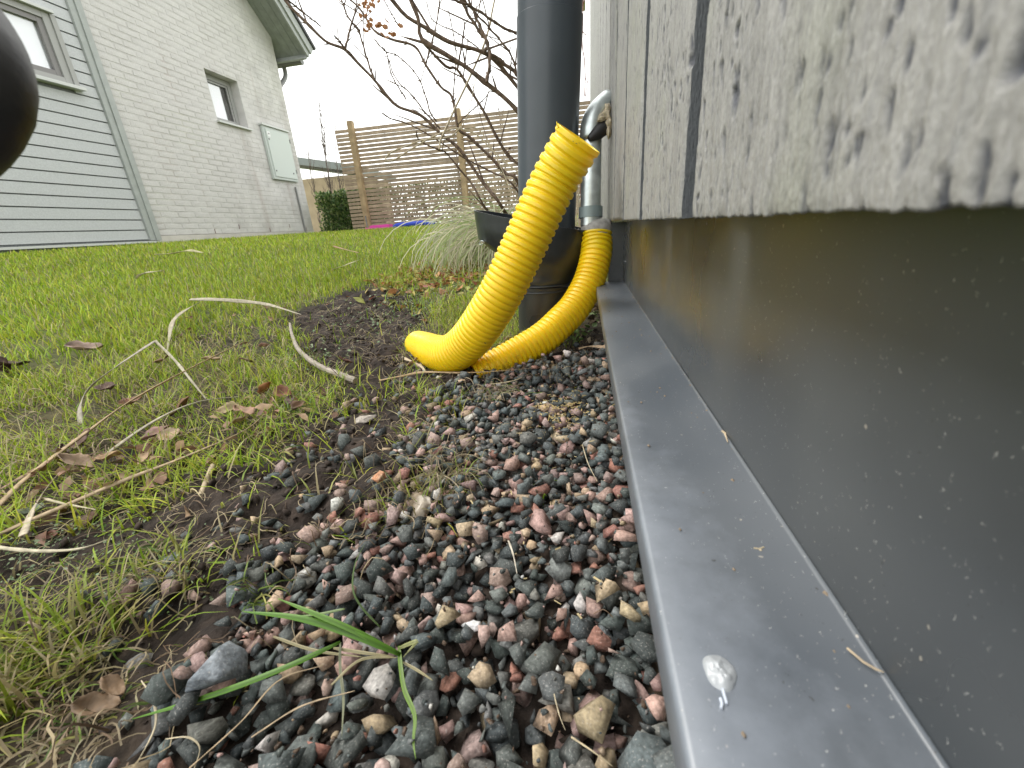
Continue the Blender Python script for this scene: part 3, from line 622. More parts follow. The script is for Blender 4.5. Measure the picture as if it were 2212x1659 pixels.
h = h*(1-.12*near); lean = np.abs(rg.normal(.25, .3, n))+near*.75*rg.random(n); az = rg.uniform(0, 2*pi, n)
big_patch = fbm(bx*1.1+7, by*1.1, 3)[:, None]; col = grass_col(n, .26, .10)*(.72+.62*big_patch)
nearc = grass_col(n, .20, .22); col = np.where((near[:, None] > .3) & (rg.random((n, 1)) < .8), nearc, col); vn = np.clip((.52-r)/.2, 0, 1)[:, None]; col = col*(1-vn)+vn*(np.where(rg.random((n, 1)) < .45, np.array([[.34, .27, .14]])*rg.uniform(.5, 1.1, (n, 1)), col*.62))
o = link('lawn_grass', blades('lawn_grass', np.stack([bx, by, zz], 1), h, w, az, lean, col, rg.uniform(.2, 1.1, n)))
tag(o, 'bright green uneven lawn between the gravel strip and the white house', kind='stuff')
# sparse weedy blades on the bare soil
q = rg.uniform((-.6, .03), (-.02, 1.3), (5000, 2)); m_ = (mask('soil', q[:, 0], q[:, 1])+mask('patch', q[:, 0], q[:, 1]) > .4) & (vnoise(q[:, 0]*22+4, q[:, 1]*22) > .56); q = q[m_][:1500]; n = len(q)
o = link('sparse_soil_grass', blades('sparse_soil_grass', np.stack([q[:, 0], q[:, 1], gh(q[:, 0], q[:, 1])-.002], 1), rg.uniform(.01, .032, n), rg.uniform(.0007, .0016, n), rg.uniform(0, 6.3, n), np.abs(rg.normal(.6, .4, n)), grass_col(n, .3, .45), rg.uniform(.3, 1.3, n)))
tag(o, 'thin sparse grass sprouting from the dark soil', kind='stuff')
# dry fibres and root threads littering soil and gravel edge
def thread(x, y, L, lift=.004, wig=1., droop=True):
    n = 7; a = rg.uniform(0, 2*pi); k = rg.normal(0, 1.0*wig); p = []; 
    for i in range(n):
        p.append((x, y)); x += cos(a)*L/n; y += sin(a)*L/n; a += k/n+rg.normal(0, .25*wig)
    p = np.array(p); z = np.array([hmz(u, v) for u, v in p]); z = np.convolve(np.pad(z, 1, 'edge'), [.3, .4, .3], 'valid'); t = np.linspace(0, 1, n)
    return np.column_stack([p, z+.0008+lift*np.sin(pi*t)*rg.random()+lift*.6*rg.random()])
st = []
q = rg.uniform((-.95, .03), (.03, 1.3), (13000, 2)); ws = np.clip(mask('soil', q[:, 0], q[:, 1])+mask('patch', q[:, 0], q[:, 1]), 0, 1); wg = mask('gravel', q[:, 0], q[:, 1])
cl = vnoise(q[:, 0]*16+9, q[:, 1]*16)
for (x, y), a, g_, c_ in zip(q, ws, wg, cl):
    if rg.random() < (a*.75*c_*1.3+.02*g_*(1-a)+.26*(1-a)*(1-g_)):
        v = rg.uniform(.5, 1.1); c = np.array([.40, .32, .19])*v if rg.random() < .55 else np.array([.17, .11, .065])*v
        gr_l = a < .3 and g_ < .3; pts_ = thread(x, y, rg.uniform(.008, .035)*(1.5 if gr_l else 1), .02 if gr_l else .004); st.append((pts_, rg.uniform(.0003, .0009)*(1.6 if gr_l else 1), c, np.array([.2, -.5, 1.])))
print('threads', len(st))
tag(link('dry_fibre_litter', ribbons(st, 'dry_fibre_litter', M_straw)), 'thin dry roots and grass fibres strewn over the soil', kind='stuff')
# wiry dry tufts
def tuft_obj(px, py, n, L, label, cols, spread=.02, w=(.0004, .0009)):
    g = G(px, py); st = []
    for i in range(n):
        x0, y0 = g[0]+rg.normal(0, spread*.5), g[1]+rg.normal(0, spread*.5); z0 = hmz(x0, y0)-.002; a = rg.uniform(0, 2*pi); L_ = rg.uniform(.5, 1)*L; el = rg.uniform(.15, 1.3); p = []; x, y, z = x0, y0, z0
        for k_ in range(8):
            p.append((x, y, max(z, hmz(x, y)+.0006 if k_ else z))); x += cos(a)*cos(el)*L_/8; y += sin(a)*cos(el)*L_/8; z += sin(el)*L_/8; el -= rg.uniform(.15, .42); a += rg.normal(0, .22)
        st.append((np.array(p), rg.uniform(*w), cols[rg.integers(len(cols))]*rg.uniform(.6, 1.1), np.array([.3, -.8, .5])))
    return tag(link('grass_tuft', ribbons(st, 'grass_tuft', M_straw)), label, 'grass tuft')
drys = [np.array([.42, .34, .22]), np.array([.30, .22, .14]), np.array([.36, .33, .2])]; grs = [np.array([.18, .26, .05]), np.array([.35, .34, .1]), np.array([.12, .2, .04])]
tuft_obj(1065, 850, 90, .055, 'tangled wiry dry tuft in the gravel in front of the yellow hoses', drys+grs[:1], .03)
tuft_obj(960, 1030, 95, .06, 'wiry dry tuft sprawling over the pale brown flint', drys, .028)
tuft_obj(600, 990, 16, .045, 'small green and yellow grass tuft alone on the dark soil', grs, .006, (.0009, .0018))
tuft_obj(650, 880, 130, .06, 'bushy green grass tuft at the lawn corner beside the pale twisted stem', grs, .05, (.0009, .0017))
tuft_obj(560, 870, 90, .05, 'yellow green grass tuft under the fallen dry stalks', grs, .04, (.0009, .0017))
tuft_obj(330, 1180, 34, .035, 'small yellowish tuft on soil below the long dry stalks', grs+drys[:1], .012, (.0008, .0015))
tuft_obj(560, 1290, 20, .03, 'pair of thin green shoots with yellow base left of the gravel', grs, .01, (.0006, .0012))
tuft_obj(250, 1420, 60, .024, 'matted half green tuft at the left of the bare soil', grs+drys*3, .03, (.0006, .0013))
tuft_obj(120, 1590, 150, .034, 'dense matted tuft in the bottom left corner', grs+drys*3, .03, (.0006, .0013))
tuft_obj(60, 1420, 50, .024, 'low dry tuft on the left edge above the matted corner grass', drys+grs, .02, (.0005, .0011))

# yellow chaff patch
st = []
g0 = G(1205, 892)
for i in range(420):
    x, y = g0[0]+rg.normal(0, .022), g0[1]+rg.normal(0, .030); a = rg.uniform(0, 6.3); L_ = rg.uniform(.0015, .006); z = hmz(x, y)+.0008
    st.append((np.array([(x, y, z), (x+cos(a)*L_, y+sin(a)*L_, z+rg.normal(0, .0008))]), rg.uniform(.0006, .0014), np.array([.52, .40, .16])*rg.uniform(.7, 1.1), np.array([0, -.5, 1.])))
for i in range(60):
    x, y = rg.uniform(-.12, .03), rg.uniform(.2, .6); a = rg.uniform(0, 6.3); L_ = rg.uniform(.002, .007); z = hmz(x, y)+.0008
    st.append((np.array([(x, y, z), (x+cos(a)*L_, y+sin(a)*L_, z)]), rg.uniform(.0006, .0014), np.array([.52, .42, .22])*rg.uniform(.7, 1.1), np.array([0, -.5, 1.])))
tag(link('straw_chaff', ribbons(st, 'straw_chaff', M_straw)), 'yellow straw chaff scattered on the gravel between hoses and ledge', kind='stuff')

# ------------------------------------------------------------ fallen dry stalks (each its own thing), traced as px, py, height above ground
def stalk(pl, w, label, col=(.48, .40, .27), name='dry_stalk', thick=.5, cat='dry stalk', m=M_straw, n=26, tip=.35):
    pts_ = []
    for x, y, up in pl:
        pts_.append(G(x, y, up+(.010 if x < 860 and y < 1250 else 0)))
    c = spline(pts_, n); T, Nn, B = frames(c); t = np.linspace(0, 1, n); ww = w*(1.35 if pl[0][0] < 600 else 1)*(1-(1-tip)*t**2)*(1+.12*np.sin(t*23+len(label)))
    up = np.array([-.25, -.55, 1.]); V = []; k = 7
    for i in range(n):
        s = np.cross(T[i], up); s /= np.linalg.norm(s); u = np.cross(s, T[i]); tw = .5*sin(t[i]*5+w*900)
        s2 = s*cos(tw)+u*sin(tw); u2 = u*cos(tw)-s*sin(tw)
        for j in range(k):
            a = j*2*pi/k; e = 1-.35*(j == 2)
            V.append(c[i]+s2*cos(a)*ww[i]/2+u2*sin(a)*ww[i]/2*thick*e)
    Q = [(i*k+j, i*k+(j+1) % k, (i+1)*k+(j+1) % k, (i+1)*k+j) for i in range(n-1) for j in range(k)]
    cc = np.array(col)*(.75+.5*vnoise(np.repeat(t*14, k), np.tile(np.arange(k)*1.7, n)))[:, None]
    me = mnp(name, V, Q, None, m, cc, True); o = link(name, me); tag(o, label, cat, 'fallen dry stalks'); return o
c5 = lambda x, y: (x*.3967, 493.7+y*.3967)
def q5(*p): return [(*c5(x, y), u) for x, y, u in p]
stalk(q5((-30, 1530, .004), (160, 1345, .008), (470, 1110, .02), (700, 945, .03), (1000, 780, .04), (1335, 612, .05)), .0046, 'longest thick brown and cream stalk slanting up over the grass at left', (.46, .34, .20))
stalk(q5((440, 1065, .004), (436, 960, .02), (500, 855, .03), (650, 740, .045), (845, 611, .06)), .0068, 'broad grey dry leaf arching up to a sharp fold above the grass', (.40, .36, .29), thick=.2, tip=.6)
stalk(q5((845, 611, .06), (950, 715, .04), (1060, 850, .02), (1120, 925, .005)), .0042, 'straight pale leaf half dropping from the sharp fold to the grass', (.46, .42, .31), thick=.2)
stalk(q5((540, 1258, .004), (750, 1105, .012), (930, 1000, .02), (1100, 938, .024), (1300, 915, .016)), .0038, 'curved grey stalk arching below the longest brown stalk', (.42, .38, .29))
stalk(q5((-40, 1680, .004), (350, 1510, .008), (700, 1362, .01), (1000, 1245, .01), (1330, 1100, .012), (1440, 1010, .012)), .0036, 'long thin brown stalk along the border of grass and soil', (.45, .34, .21))
stalk(q5((912, 670, .004), (925, 570, .02), (945, 500, .03), (1000, 450, .035), (1085, 402, .03)), .009, 'kinked cream leaf rising from the bare patch up the lawn', (.46, .41, .30), thick=.15, tip=.6)
stalk(q5((1035, 385, .03), (1140, 385, .03), (1270, 392, .025), (1450, 412, .02), (1640, 468, .008)), .010, 'frayed cream leaf lying level on the lawn above the kink', (.45, .40, .30), thick=.15, tip=.2)
stalk(q5((125, 1670, .006), (180, 1525, .008), (250, 1420, .012), (325, 1325, .014)), .0046, 'short wide pale leaf crossing the stalks at the left edge', (.58, .50, .38), thick=.2)
stalk([(-20, 1181, .004), (75, 1190, .006), (168, 1186, .008), (232, 1166, .006)], .0026, 'pale smooth curved stem at the left edge below the stalks', (.58, .52, .38), thick=.9)
stalk(q5((0, 1420, .004), (230, 1290, .006), (470, 1160, .006), (720, 1010, .01)), .004, 'flat reddish brown leaf strip beneath the longest stalk', (.33, .22, .14), thick=.2)
stalk(q5((220, 1465, .008), (360, 1500, .008), (520, 1530, .004)), .002, 'thin pale stem branching off over the soil at far left', (.55, .48, .34))
stalk(q5((840, 142, .02), (940, 135, .02), (1030, 120, .022), (1105, 131, .02)), .016, 'thin straw lying far out on the lawn toward the white wall', (.62, .56, .34), thick=.25)
stalk(q5((745, 262, .02), (800, 240, .025), (895, 228, .02)), .016, 'short frayed straw on the lawn left of centre', (.58, .52, .38), thick=.25)
stalk([(720, 532, .02), (750, 540, .025), (775, 546, .02)], .012, 'reddish straw on the lawn in front of the slatted fence', (.42, .27, .16), thick=.4)
stalk([(716, 583, .015), (745, 573, .02), (778, 560, .02)], .009, 'pale straw slanting on the lawn near the soil patch', (.60, .54, .34), thick=.3)
stalk([(868, 772, .006), (905, 788, .008), (918, 802, .006)], .006, 'short cream leaf pointing at the buried end of the large hose', (.56, .46, .33), thick=.3, tip=.8)
stalk([(820, 822, .004), (870, 812, .006), (915, 804, .008), (1000, 805, .012), (1080, 801, .020), (1170, 793, .01)], .0042, 'long brown straw lying across the feet of both yellow hoses', (.46, .33, .19), thick=.35)
stalk([(1060, 830, .004), (1110, 822, .01), (1150, 805, .006)], .0022, 'thin pale straw in front of the smaller yellow hose', (.50, .42, .27))
stalk([(1250, 753, .012), (1275, 748, .016), (1312, 750, .018)], .007, 'broad tan leaf resting in the gravel at the metal ledge', (.52, .38, .25), thick=.15, tip=.9)
c8 = lambda x, y: (713.2+x*.372, 1097.2+y*.372)
def q8(*p): return [(*c8(x, y), u) for x, y, u in p]
stalk(q8((1035, 190, .014), (1060, 260, .014), (1085, 380, .012)), .0016, 'upright little straw in the middle of the gravel', (.6, .54, .44))
stalk(q8((1300, 1080, .014), (1330, 1200, .014), (1365, 1290, .014)), .0007, 'thin straw at the bottom between dark and pink stones', (.58, .5, .34))
stalk(q8((1400, 1330, .014), (1520, 1410, .016), (1640, 1500, .014)), .0009, 'thin straw running out of the bottom edge over the gravel', (.55, .46, .3))
stalk([(1258, 960, .012), (1270, 1000, .012), (1290, 1040, .012)], .0013, 'bent straw in the gravel below the yellow chaff', (.5, .43, .3))
stalk([(1340, 905, .014), (1347, 935, .014), (1358, 960, .012)], .0022, 'small cream straw near the ledge beside the chaff', (.56, .48, .36))
c7 = lambda x, y: (x*.3718, 1042.4+y*.3718)
def q7(*p): return [(*c7(x, y), u) for x, y, u in p]
stalk(q7((1100, 1660, .012), (1400, 1390, .014), (1620, 1150, .016), (1880, 1060, .016)), .0009, 'long thin tan stem crossing the gravel beside the blue grey stone', (.5, .38, .24))
stalk(q7((1460, 1480, .012), (1750, 1300, .014), (2060, 1210, .016)), .0008, 'thin tan stem above the pink speckled stone', (.48, .37, .24))
stalk(q7((780, 1660, .006), (900, 1420, .008), (890, 1260, .012), (820, 1150, .012)), .0013, 'curved cream stem rising from the bottom edge at left', (.6, .52, .36))
stalk(q7((1130, 1660, .01), (1160, 1540, .016), (1090, 1480, .02), (960, 1490, .02)), .0008, 'hooked cream stem at the bottom edge left of centre', (.58, .5, .34))
# stick, twisted pale stem
b = MB(); pp = [G(*c5(1092, 1455), .006), G(*c5(1125, 1370), .008), G(*c5(1158, 1292), .010)]
b.tube(spline(pp, 9), [.0024, .0026, .0025, .0027, .0026, .0027, .0028, .0029, .0028], 10); tag(b.build('wooden_stick', M_stick, None, True), 'short thick peeled stick leaning on the dark soil', 'stick')
pl = spline([G(*c5(x, y), u) for x, y, u in ((1578, 516, .02), (1588, 570, .02), (1620, 650, .018), (1680, 710, .016), (1760, 760, .014), (1850, 795, .012), (1936, 830, .008))], 90)
b = MB(); t = np.linspace(0, 1, 90); b.tube(pl, (.0022+.0026*t)*(1+.35*np.abs(np.sin(t*95))), 8); tag(b.build('twisted_stem', mat('twisted_pale_stem', (.36, .31, .26), .7, noise=(120, .7, 1.15)), None, True), 'pale ringed dry stem curling over the soil left of the large hose', 'dry stem')

# ------------------------------------------------------------ dead leaves
def leaf_obj(px, py, L, label, col, tilt=.35, up=.006, az=None, asp=.62, name='dead_leaf', m=M_leaf, group='dead leaves'):
    g = G(px, py); z = max(g[2], hmz(g[0], g[1]))+up*.4; nu, nv = 11, 7; V = []; cc = []
    az = rg.uniform(0, 2*pi) if az is None else az; cu = rg.uniform(.3, 1.1); cv = rg.uniform(.2, .9); tx, ty = rg.normal(0, tilt), rg.normal(0, tilt)
    R3 = Matrix.Rotation(az, 3, 'Z')@Matrix.Rotation(tx, 3, 'X')@Matrix.Rotation(ty, 3, 'Y')
    for i in range(nu):
        u = i/(nu-1)-.5; wd = asp*L*.5*max(.02, (1-(2*u)**2))**.75*(1-.25*u)*(1+.1*sin(i*2.3))
        for j in range(nv):
            v = (j/(nv-1)-.5)*2; x = u*L; y = v*wd; zz_ = cu*L*.6*u*u+cv*wd*.7*v*v+.04*L*sin(u*9+v*4)-.06*L*(abs(v) < .2)*.5
            V.append(R3@Vector((x, y, zz_))+Vector((g[0], g[1], z+up*.6))); cc.append(np.array(col)*rg.uniform(.75, 1.2)*(1.15 if j == 3 else 1))
    Q = [(i*nv+j, i*nv+j+1, (i+1)*nv+j+1, (i+1)*nv+j) for i in range(nu-1) for j in range(nv-1)]
    low = min(v.z for v in V); 
    V = [(v.x, v.y, v.z+max(0, g[2]+.0005-low)) for v in V]
    o = link(name, mnp(name, V, Q, None, m, np.array(cc), True)); sm_ = o.modifiers.new('thickness', 'SOLIDIFY'); sm_.thickness = .0003; return tag(o, label, 'leaf', group)
br, rd, tn, dk = (.20, .11, .06), (.26, .11, .06), (.42, .29, .17), (.09, .05, .035)
L5 = [(1165, 765, .034, 'light brown curled leaf below the tip of the longest stalk', tn), (1450, 690, .030, 'rosy round leaf beside the little green weeds', (.36, .2, .15)), (1355, 770, .026, 'brown leaf standing near the small green weeds', br),
 (1470, 950, .036, 'rust orange leaf at the right end of the thin brown stalk', (.34, .15, .06)), (1560, 955, .034, 'dark red brown leaf right of the rust orange one', rd), (1345, 1060, .040, 'broad salmon brown leaf between two stalk ends', (.40, .24, .16)),
 (1270, 1055, .034, 'yellow tan leaf next to the broad salmon one', (.44, .34, .18)), (1330, 1130, .03, 'cream brown leaf on the soil under the salmon leaf', (.45, .33, .2)), (880, 1190, .036, 'dull pink brown leaf under the thin stalk at centre left', (.33, .19, .15)), (960, 1200, .036, 'flat tan leaf touching the thin brown stalk', (.38, .27, .17)),
 (480, 1230, .036, 'large mauve brown leaf under the long stalk', (.28, .17, .14)), (630, 1325, .040, 'folded brown leaf with pale ridge near the soil border', (.42, .27, .15)), (450, 1360, .036, 'pale brown leaf left of the folded one', (.45, .32, .22)), (380, 1290, .03, 'dark curled leaf hidden behind the pale brown one', dk),
 (1010, 1035, .04, 'shaded brown leaf behind the curved grey stalk', (.22, .12, .06)), (85, 790, .055, 'dark cupped leaf on the lawn at far left', dk), (15, 800, .05, 'dark leaf cut by the left picture edge', dk), (600, 930, .045, 'dark brown leaf with pale spots behind the broad grey leaf', (.13, .07, .045)),
 (1640, 1035, .028, 'brown leaf at the soil edge right of the stalk ends', br), (1600, 1010, .026, 'blackish curled leaf beside the small green round leaf', dk), (1890, 775, .028, 'dark red leaf behind the end of the twisted pale stem', (.12, .05, .03)), (900, 770, .032, 'small brown leaf half under the longest stalk', (.26, .15, .09)),
 (480, 700, .06, 'pinkish leaf lying deep in the lawn grass', (.42, .3, .24)), (270, 1400, .03, 'brown leaf among stalks near the left edge', (.34, .2, .13)), (740, 1010, .03, 'reddish leaf peeping through the grass by the stalks', (.3, .16, .1))]
for x, y, L_, lab, c in L5: leaf_obj(*c5(x, y), L_*.98, lab, c, up=.019)
c3 = lambda x, y: (877.8+x*.397, 219.4+y*.397)
for x, y, L_, lab, c in [(40, 1440, .034, 'brown leaf at the left foot of the large yellow hose', tn), (350, 1500, .03, 'crumpled leaf between the two hose feet', br), (405, 1405, .03, 'cream frayed leaf standing between the hoses', (.5, .4, .3)), (465, 1400, .028, 'reddish leaf behind the foot of the smaller hose', (.32, .16, .09)),
  (440, 1505, .024, 'dark toothed leaf in front of the smaller hose', (.07, .04, .03)), (550, 1310, .03, 'rust brown leaf by the black drain pipe', rd), (990, 1130, .03, 'tan leaf on the ground behind the smaller hose', tn), (1010, 1190, .036, 'large dull green brown leaf beside the ledge', (.17, .14, .09)),
  (960, 1250, .024, 'orange leaf lying by the ledge near the green creeper', (.42, .22, .12)), (920, 1090, .03, 'pale leaf near the far end of the ledge', (.45, .35, .25)), (1020, 1060, .026, 'light tan leaf at the far end of the ledge', (.5, .4, .28)), (290, 1370, .02, 'cream leaf on the soil left of the large hose', (.45, .33, .24))]:
    leaf_obj(*c3(x, y), L_*.75, lab, c)
for x, y, L_, lab, c in [(215, 1545, .022, 'long folded brown leaf in the bottom left grass', (.30, .2, .12)), (250, 1500, .016, 'tan leaf tip above the long folded leaf', (.4, .27, .17)), (120, 1170, .016, 'red brown leaf near the left edge under the pale stem', (.24, .11, .07)), (140, 1115, .014, 'dry seed husk coloured leaf beside the crossing stalks', (.4, .27, .1)), (75, 1120, .030, 'large grey green leaf under the stalks at left edge', (.2, .24, .18))]:
    leaf_obj(x, y, L_, lab, c)
# orange leaf litter beyond the large hose
def scatter_leaves(name, cen, sp, n, L_, cols, label, m=M_leaf, up=.004, flat=.5):
    V = []; Q = []; cc = []; k = 0; X = rg.normal(cen[0], sp[0], n); Y = rg.normal(cen[1], sp[1], n); Zb = gh(X, Y)
    for i in range(n):
        l = rg.uniform(*L_); a = rg.uniform(0, 6.3); t1, t2 = rg.normal(0, flat, 2); R3 = Matrix.Rotation(a, 3, 'Z')@Matrix.Rotation(t1, 3, 'X')@Matrix.Rotation(t2, 3, 'Y'); o_ = Vector((X[i], Y[i], Zb[i]+up*rg.random()*2+.001))
        fo_ = rg.uniform(.02, .2); wd_ = rg.uniform(.7, 1.25)
        for p in ((-.5, 0, 0), (-.2, -.24*wd_, fo_), (.15, -.28*wd_, fo_*.6), (.55, .04, rg.uniform(-.1, .25)), (.2, .22*wd_, fo_), (-.12, .3*wd_, fo_*1.3)): V.append(R3@Vector(p)*l+o_)
        c = np.array(cols[rg.integers(len(cols))])*rg.uniform(.7, 1.2); cc += [c]*6; Q += [(k, k+1, k+2, k+3), (k, k+3, k+4, k+5)]; k += 6
    return tag(link(name, mnp(name, [tuple(v) for v in V], Q, None, m, np.array(cc))), label, kind='stuff')
g0 = G(970, 592); scatter_leaves('leaf_litter', g0, (.16, .22), 700, (.018, .042), [(.5, .28, .1), (.42, .2, .08), (.5, .4, .14), (.4, .15, .09), (.35, .36, .1)], 'orange and yellow leaf litter on the ground behind the large hose')
for k_, (x, y, sx_, sy_, n_) in enumerate(((560, 905, .05, .05, 40), (330, 1010, .06, .05, 60), (150, 1060, .05, .04, 30), (480, 710, .12, .1, 26))):
    g0 = G(x, y); scatter_leaves('leaf_scraps', g0, (sx_, sy_), n_, (.010, .024), [(.3, .17, .1), (.42, .28, .17), (.2, .11, .07), (.36, .2, .13)], ['brown leaf scraps among the grass beside the soil border', 'brown leaf scraps under the fallen dry stalks', 'brown leaf scraps at the left edge below the longest stalk', 'brown leaf scraps deep in the lawn near the bent stalk'][k_], up=.009)
g1 = G(1280, 660); scatter_leaves('shaded_leaf_litter', (g1[0]-.005, g1[1]), (.022, .09), 170, (.008, .02), [(.3, .2, .12), (.4, .3, .2), (.2, .12, .07), (.45, .36, .26), (.2, .3, .08)], 'small pale and brown leaf scraps in the gap between hose and ledge')
for nm, p, sp, n, L_, lab in (('chickweed', G(60, 1215), (.035, .03), 520, (.0022, .0042), 'mat of tiny round grey green weeds at the left edge'), ('seedling_weeds', G(655, 775), (.035, .035), 200, (.004, .008), 'patch of small bluish green weed leaves beside the twisted stem'),
   ('low_weeds', G(330, 1250), (.05, .02), 170, (.0018, .0036), 'tiny green seedlings dotted on the dark soil'), ('creeping_weed', G(905, 655), (.10, .16), 900, (.004, .010), 'mossy fine weed growing behind the large hose')):
    scatter_leaves(nm, p, sp, n, L_, [(.16, .24, .12), (.22, .3, .15), (.12, .2, .06), (.3, .36, .2)], lab, M_green, .005)
# creeper beside the ledge
st = empty('creeper', tuple(G(1260, 735))); tag(st, 'small green creeper with round leaves beside the ledge behind the smaller hose', 'plant')
for x, y in ((1238, 741), (1245, 728), (1258, 722), (1268, 716), (1285, 712), (1243, 752), (1250, 736), (1276, 726), (1262, 700), (1266, 688), (1230, 746), (1255, 745)):
    o = leaf_obj(x, y, .014, 'x', (.17, .27, .08), .5, .010, asp=.95, name='leaf', m=M_green)
    for k_ in ('label', 'category', 'group'): del o[k_]
    o.parent = st; o.matrix_parent_inverse = Matrix.Translation(-Vector(st.location))

# ------------------------------------------------------------ green daylily-like shoot in the foreground gravel
sh = tag(empty('green_shoot', tuple(G(868, 1412))), 'green shoot with long bent strap leaves growing from the front gravel', 'plant')
def strap(pl, w, c, n=22):
    p = spline([G(x, y, u) for x, y, u in pl], n); t = np.linspace(0, 1, n); ww = w*np.clip(1.15-t**3*1.1, .08, 1)*np.clip(.5+t*4, 0, 1)
    T, _, _ = frames(p); side = np.cross(T, np.array([-.1, -.6, 1.])); side /= np.linalg.norm(side, axis=1)[:, None]; up = np.cross(side, T)
    V = np.stack([p-side*ww[:, None]/2+up*ww[:, None]*.16, p-up*ww[:, None]*.05, p+side*ww[:, None]/2+up*ww[:, None]*.16], 1).reshape(-1, 3)
    Q = [(i*3+j, i*3+j+1, i*3+j+4, i*3+j+3) for i in range(n-1) for j in (0, 1)]
    cc = np.repeat(np.array(c)*(.85+.3*t[:, None]), 3, 0); cc[1::3] *= .55
    o = link('leaf', mnp('leaf', V, Q, None, M_green, cc, True), sh); s_ = o.modifiers.new('thickness', 'SOLIDIFY'); s_.thickness = .0002
J = (865, 1414)
gr1, gr2 = (.13, .30, .025), (.16, .33, .04)
strap([(*J, .020), (830, 1398, .026), (760, 1370, .034), (650, 1336, .040), (525, 1321, .042)], .0036, gr1)
strap([(840, 1400, .024), (760, 1360, .036), (690, 1330, .042), (600, 1293, .046)], .0028, gr2)
strap([(735, 1387, .024), (640, 1432, .026), (520, 1480, .024), (400, 1520, .018), (286, 1553, .012)], .0028, gr1)
strap([(862, 1395, .020), (866, 1440, .019), (874, 1490, .017), (896, 1545, .015), (893, 1600, .013), (898, 1640, .012)], .0024, (.2, .33, .06))
strap([(822, 1356, .006), (780, 1310, .016), (762, 1270, .024), (768, 1215, .032), (788, 1175, .038)], .0011, (.12, .2, .05))
strap([(745, 1315, .022), (680, 1328, .02), (640, 1330, .02)], .0012, (.3, .42, .16))
strap([(862, 1400, .02), (900, 1385, .028), (893, 1395, .02), (870, 1420, .018)], .002, (.4, .42, .18))
strap([(735, 1388, .02), (735, 1440, .017), (742, 1510, .014), (738, 1590, .01)], .0016, (.26, .27, .16))
for pl, w in (([(715, 1480, .02), (780, 1425, .02), (860, 1420, .018)], .0014), ([(720, 1400, .018), (800, 1412, .018), (850, 1418, .016)], .0016), ([(870, 1430, .016), (905, 1450, .016), (935, 1470, .014)], .0013), ([(590, 1375, .02), (680, 1405, .018), (790, 1420, .016)], .0015)):
    strap(pl, w, (.5, .44, .24))

# ------------------------------------------------------------ yellow corrugated hoses
def hose(path, r0, pitch_top, pitch_bot, label, amp, seg=44):
    p = spline([np.append(P(x, y, t), q) for x, y, t, q in path], 900); q = p[:, 3]; p = p[:, :3]
    s = np.r_[0, np.cumsum(np.linalg.norm(np.diff(p, axis=0), axis=1))]; u = s/s[-1]; pitch = pitch_top+(pitch_bot-pitch_top)*np.clip(u*1.15, 0, 1)**.8
    ph = np.r_[0, np.cumsum(np.diff(s)/pitch[1:])]; f = ph % 1
    prof_ = np.clip(np.sin(f*2*pi)*1.7+.75, -1, 1)*.5+.5; a = amp*(pitch/pitch_top)**.7
    rad = r0*q-a*(1-prof_)
    b = MB(); inner = p[:60:6]; 
    V, F_ = sweep(p, rad, seg, False); b.add(V, F_)
    V2, F2 = sweep(p[:120:4], rad[:120:4]-.0016, seg, False); b.add(V2, F2); n = len(V)
    b.f += [(j, n+j, n+(j+1) % seg, (j+1) % seg) for j in range(seg)]
    n2 = len(V)-seg; b.f.append(tuple(n2+j for j in range(seg)))
    o = b.build('corrugated_hose', M_yel, None, True); tag(o, label, 'hose'); return o, p
h1, hp1 = hose([(1251, 298, .574, 1), (1203, 381, .603, 1), (1170, 448, .617, 1), (1133, 529, .634, 1), (1086, 626, .658, 1), (1041, 700, .69, 1), (1005, 744, .725, 1), (972, 765, .755, 1), (943, 762, .80, .98), (922, 753, .86, .95), (905, 746, .93, .92)], .0352, .0142, .0050, 'large yellow corrugated hose rising from the soil to an open cut end', .0031)
h2, hp2 = hose([(1290, 494, .835, 1), (1289, 520, .835, 1), (1287, 552, .83, 1), (1272, 608, .825, 1), (1244, 660, .815, 1), (1213, 694, .805, 1), (1172, 731, .795, 1), (1116, 765, .785, 1), (1068, 792, .775, 1), (1030, 812, .77, 1)], .0312, .0100, .0098, 'smaller yellow corrugated hose curving from under the steel pipe down into the gravel', .0030)
# burr on the cut rim and scuff marks on the hose
b = MB(); p0 = P(1206, 277, .55); b.tube([p0, p0+np.array([-.002, 0, .008])], [.002, .0004], 6); b.build('burr', M_yel, h1, True)
for x, y, r_ in ((1062, 674, .0022), (1048, 741, .001), (1028, 730, .0007), (1245, 310, .0008), (1238, 305, .0006), (1251, 309, .0005), (1121, 640, .0006)):
    dmin = min(hp1, key=lambda c: np.linalg.norm(np.cross(c-CAM, ray(x, y)))/np.linalg.norm(ray(x, y))); tt = (dmin-CAM)@ray(x, y)/(ray(x, y)@ray(x, y)); q_ = P(x, y, tt-.0315)
    b = MB(); b.tube([q_+np.array([-r_*1.3, 0, r_*.6]), q_+np.array([0, -.0004, 0]), q_+np.array([r_*1.6, 0, -r_*.8])], [r_*.3, r_*.7, r_*.25], 6); b.build('dirt_spot', M_bark, h1, True)

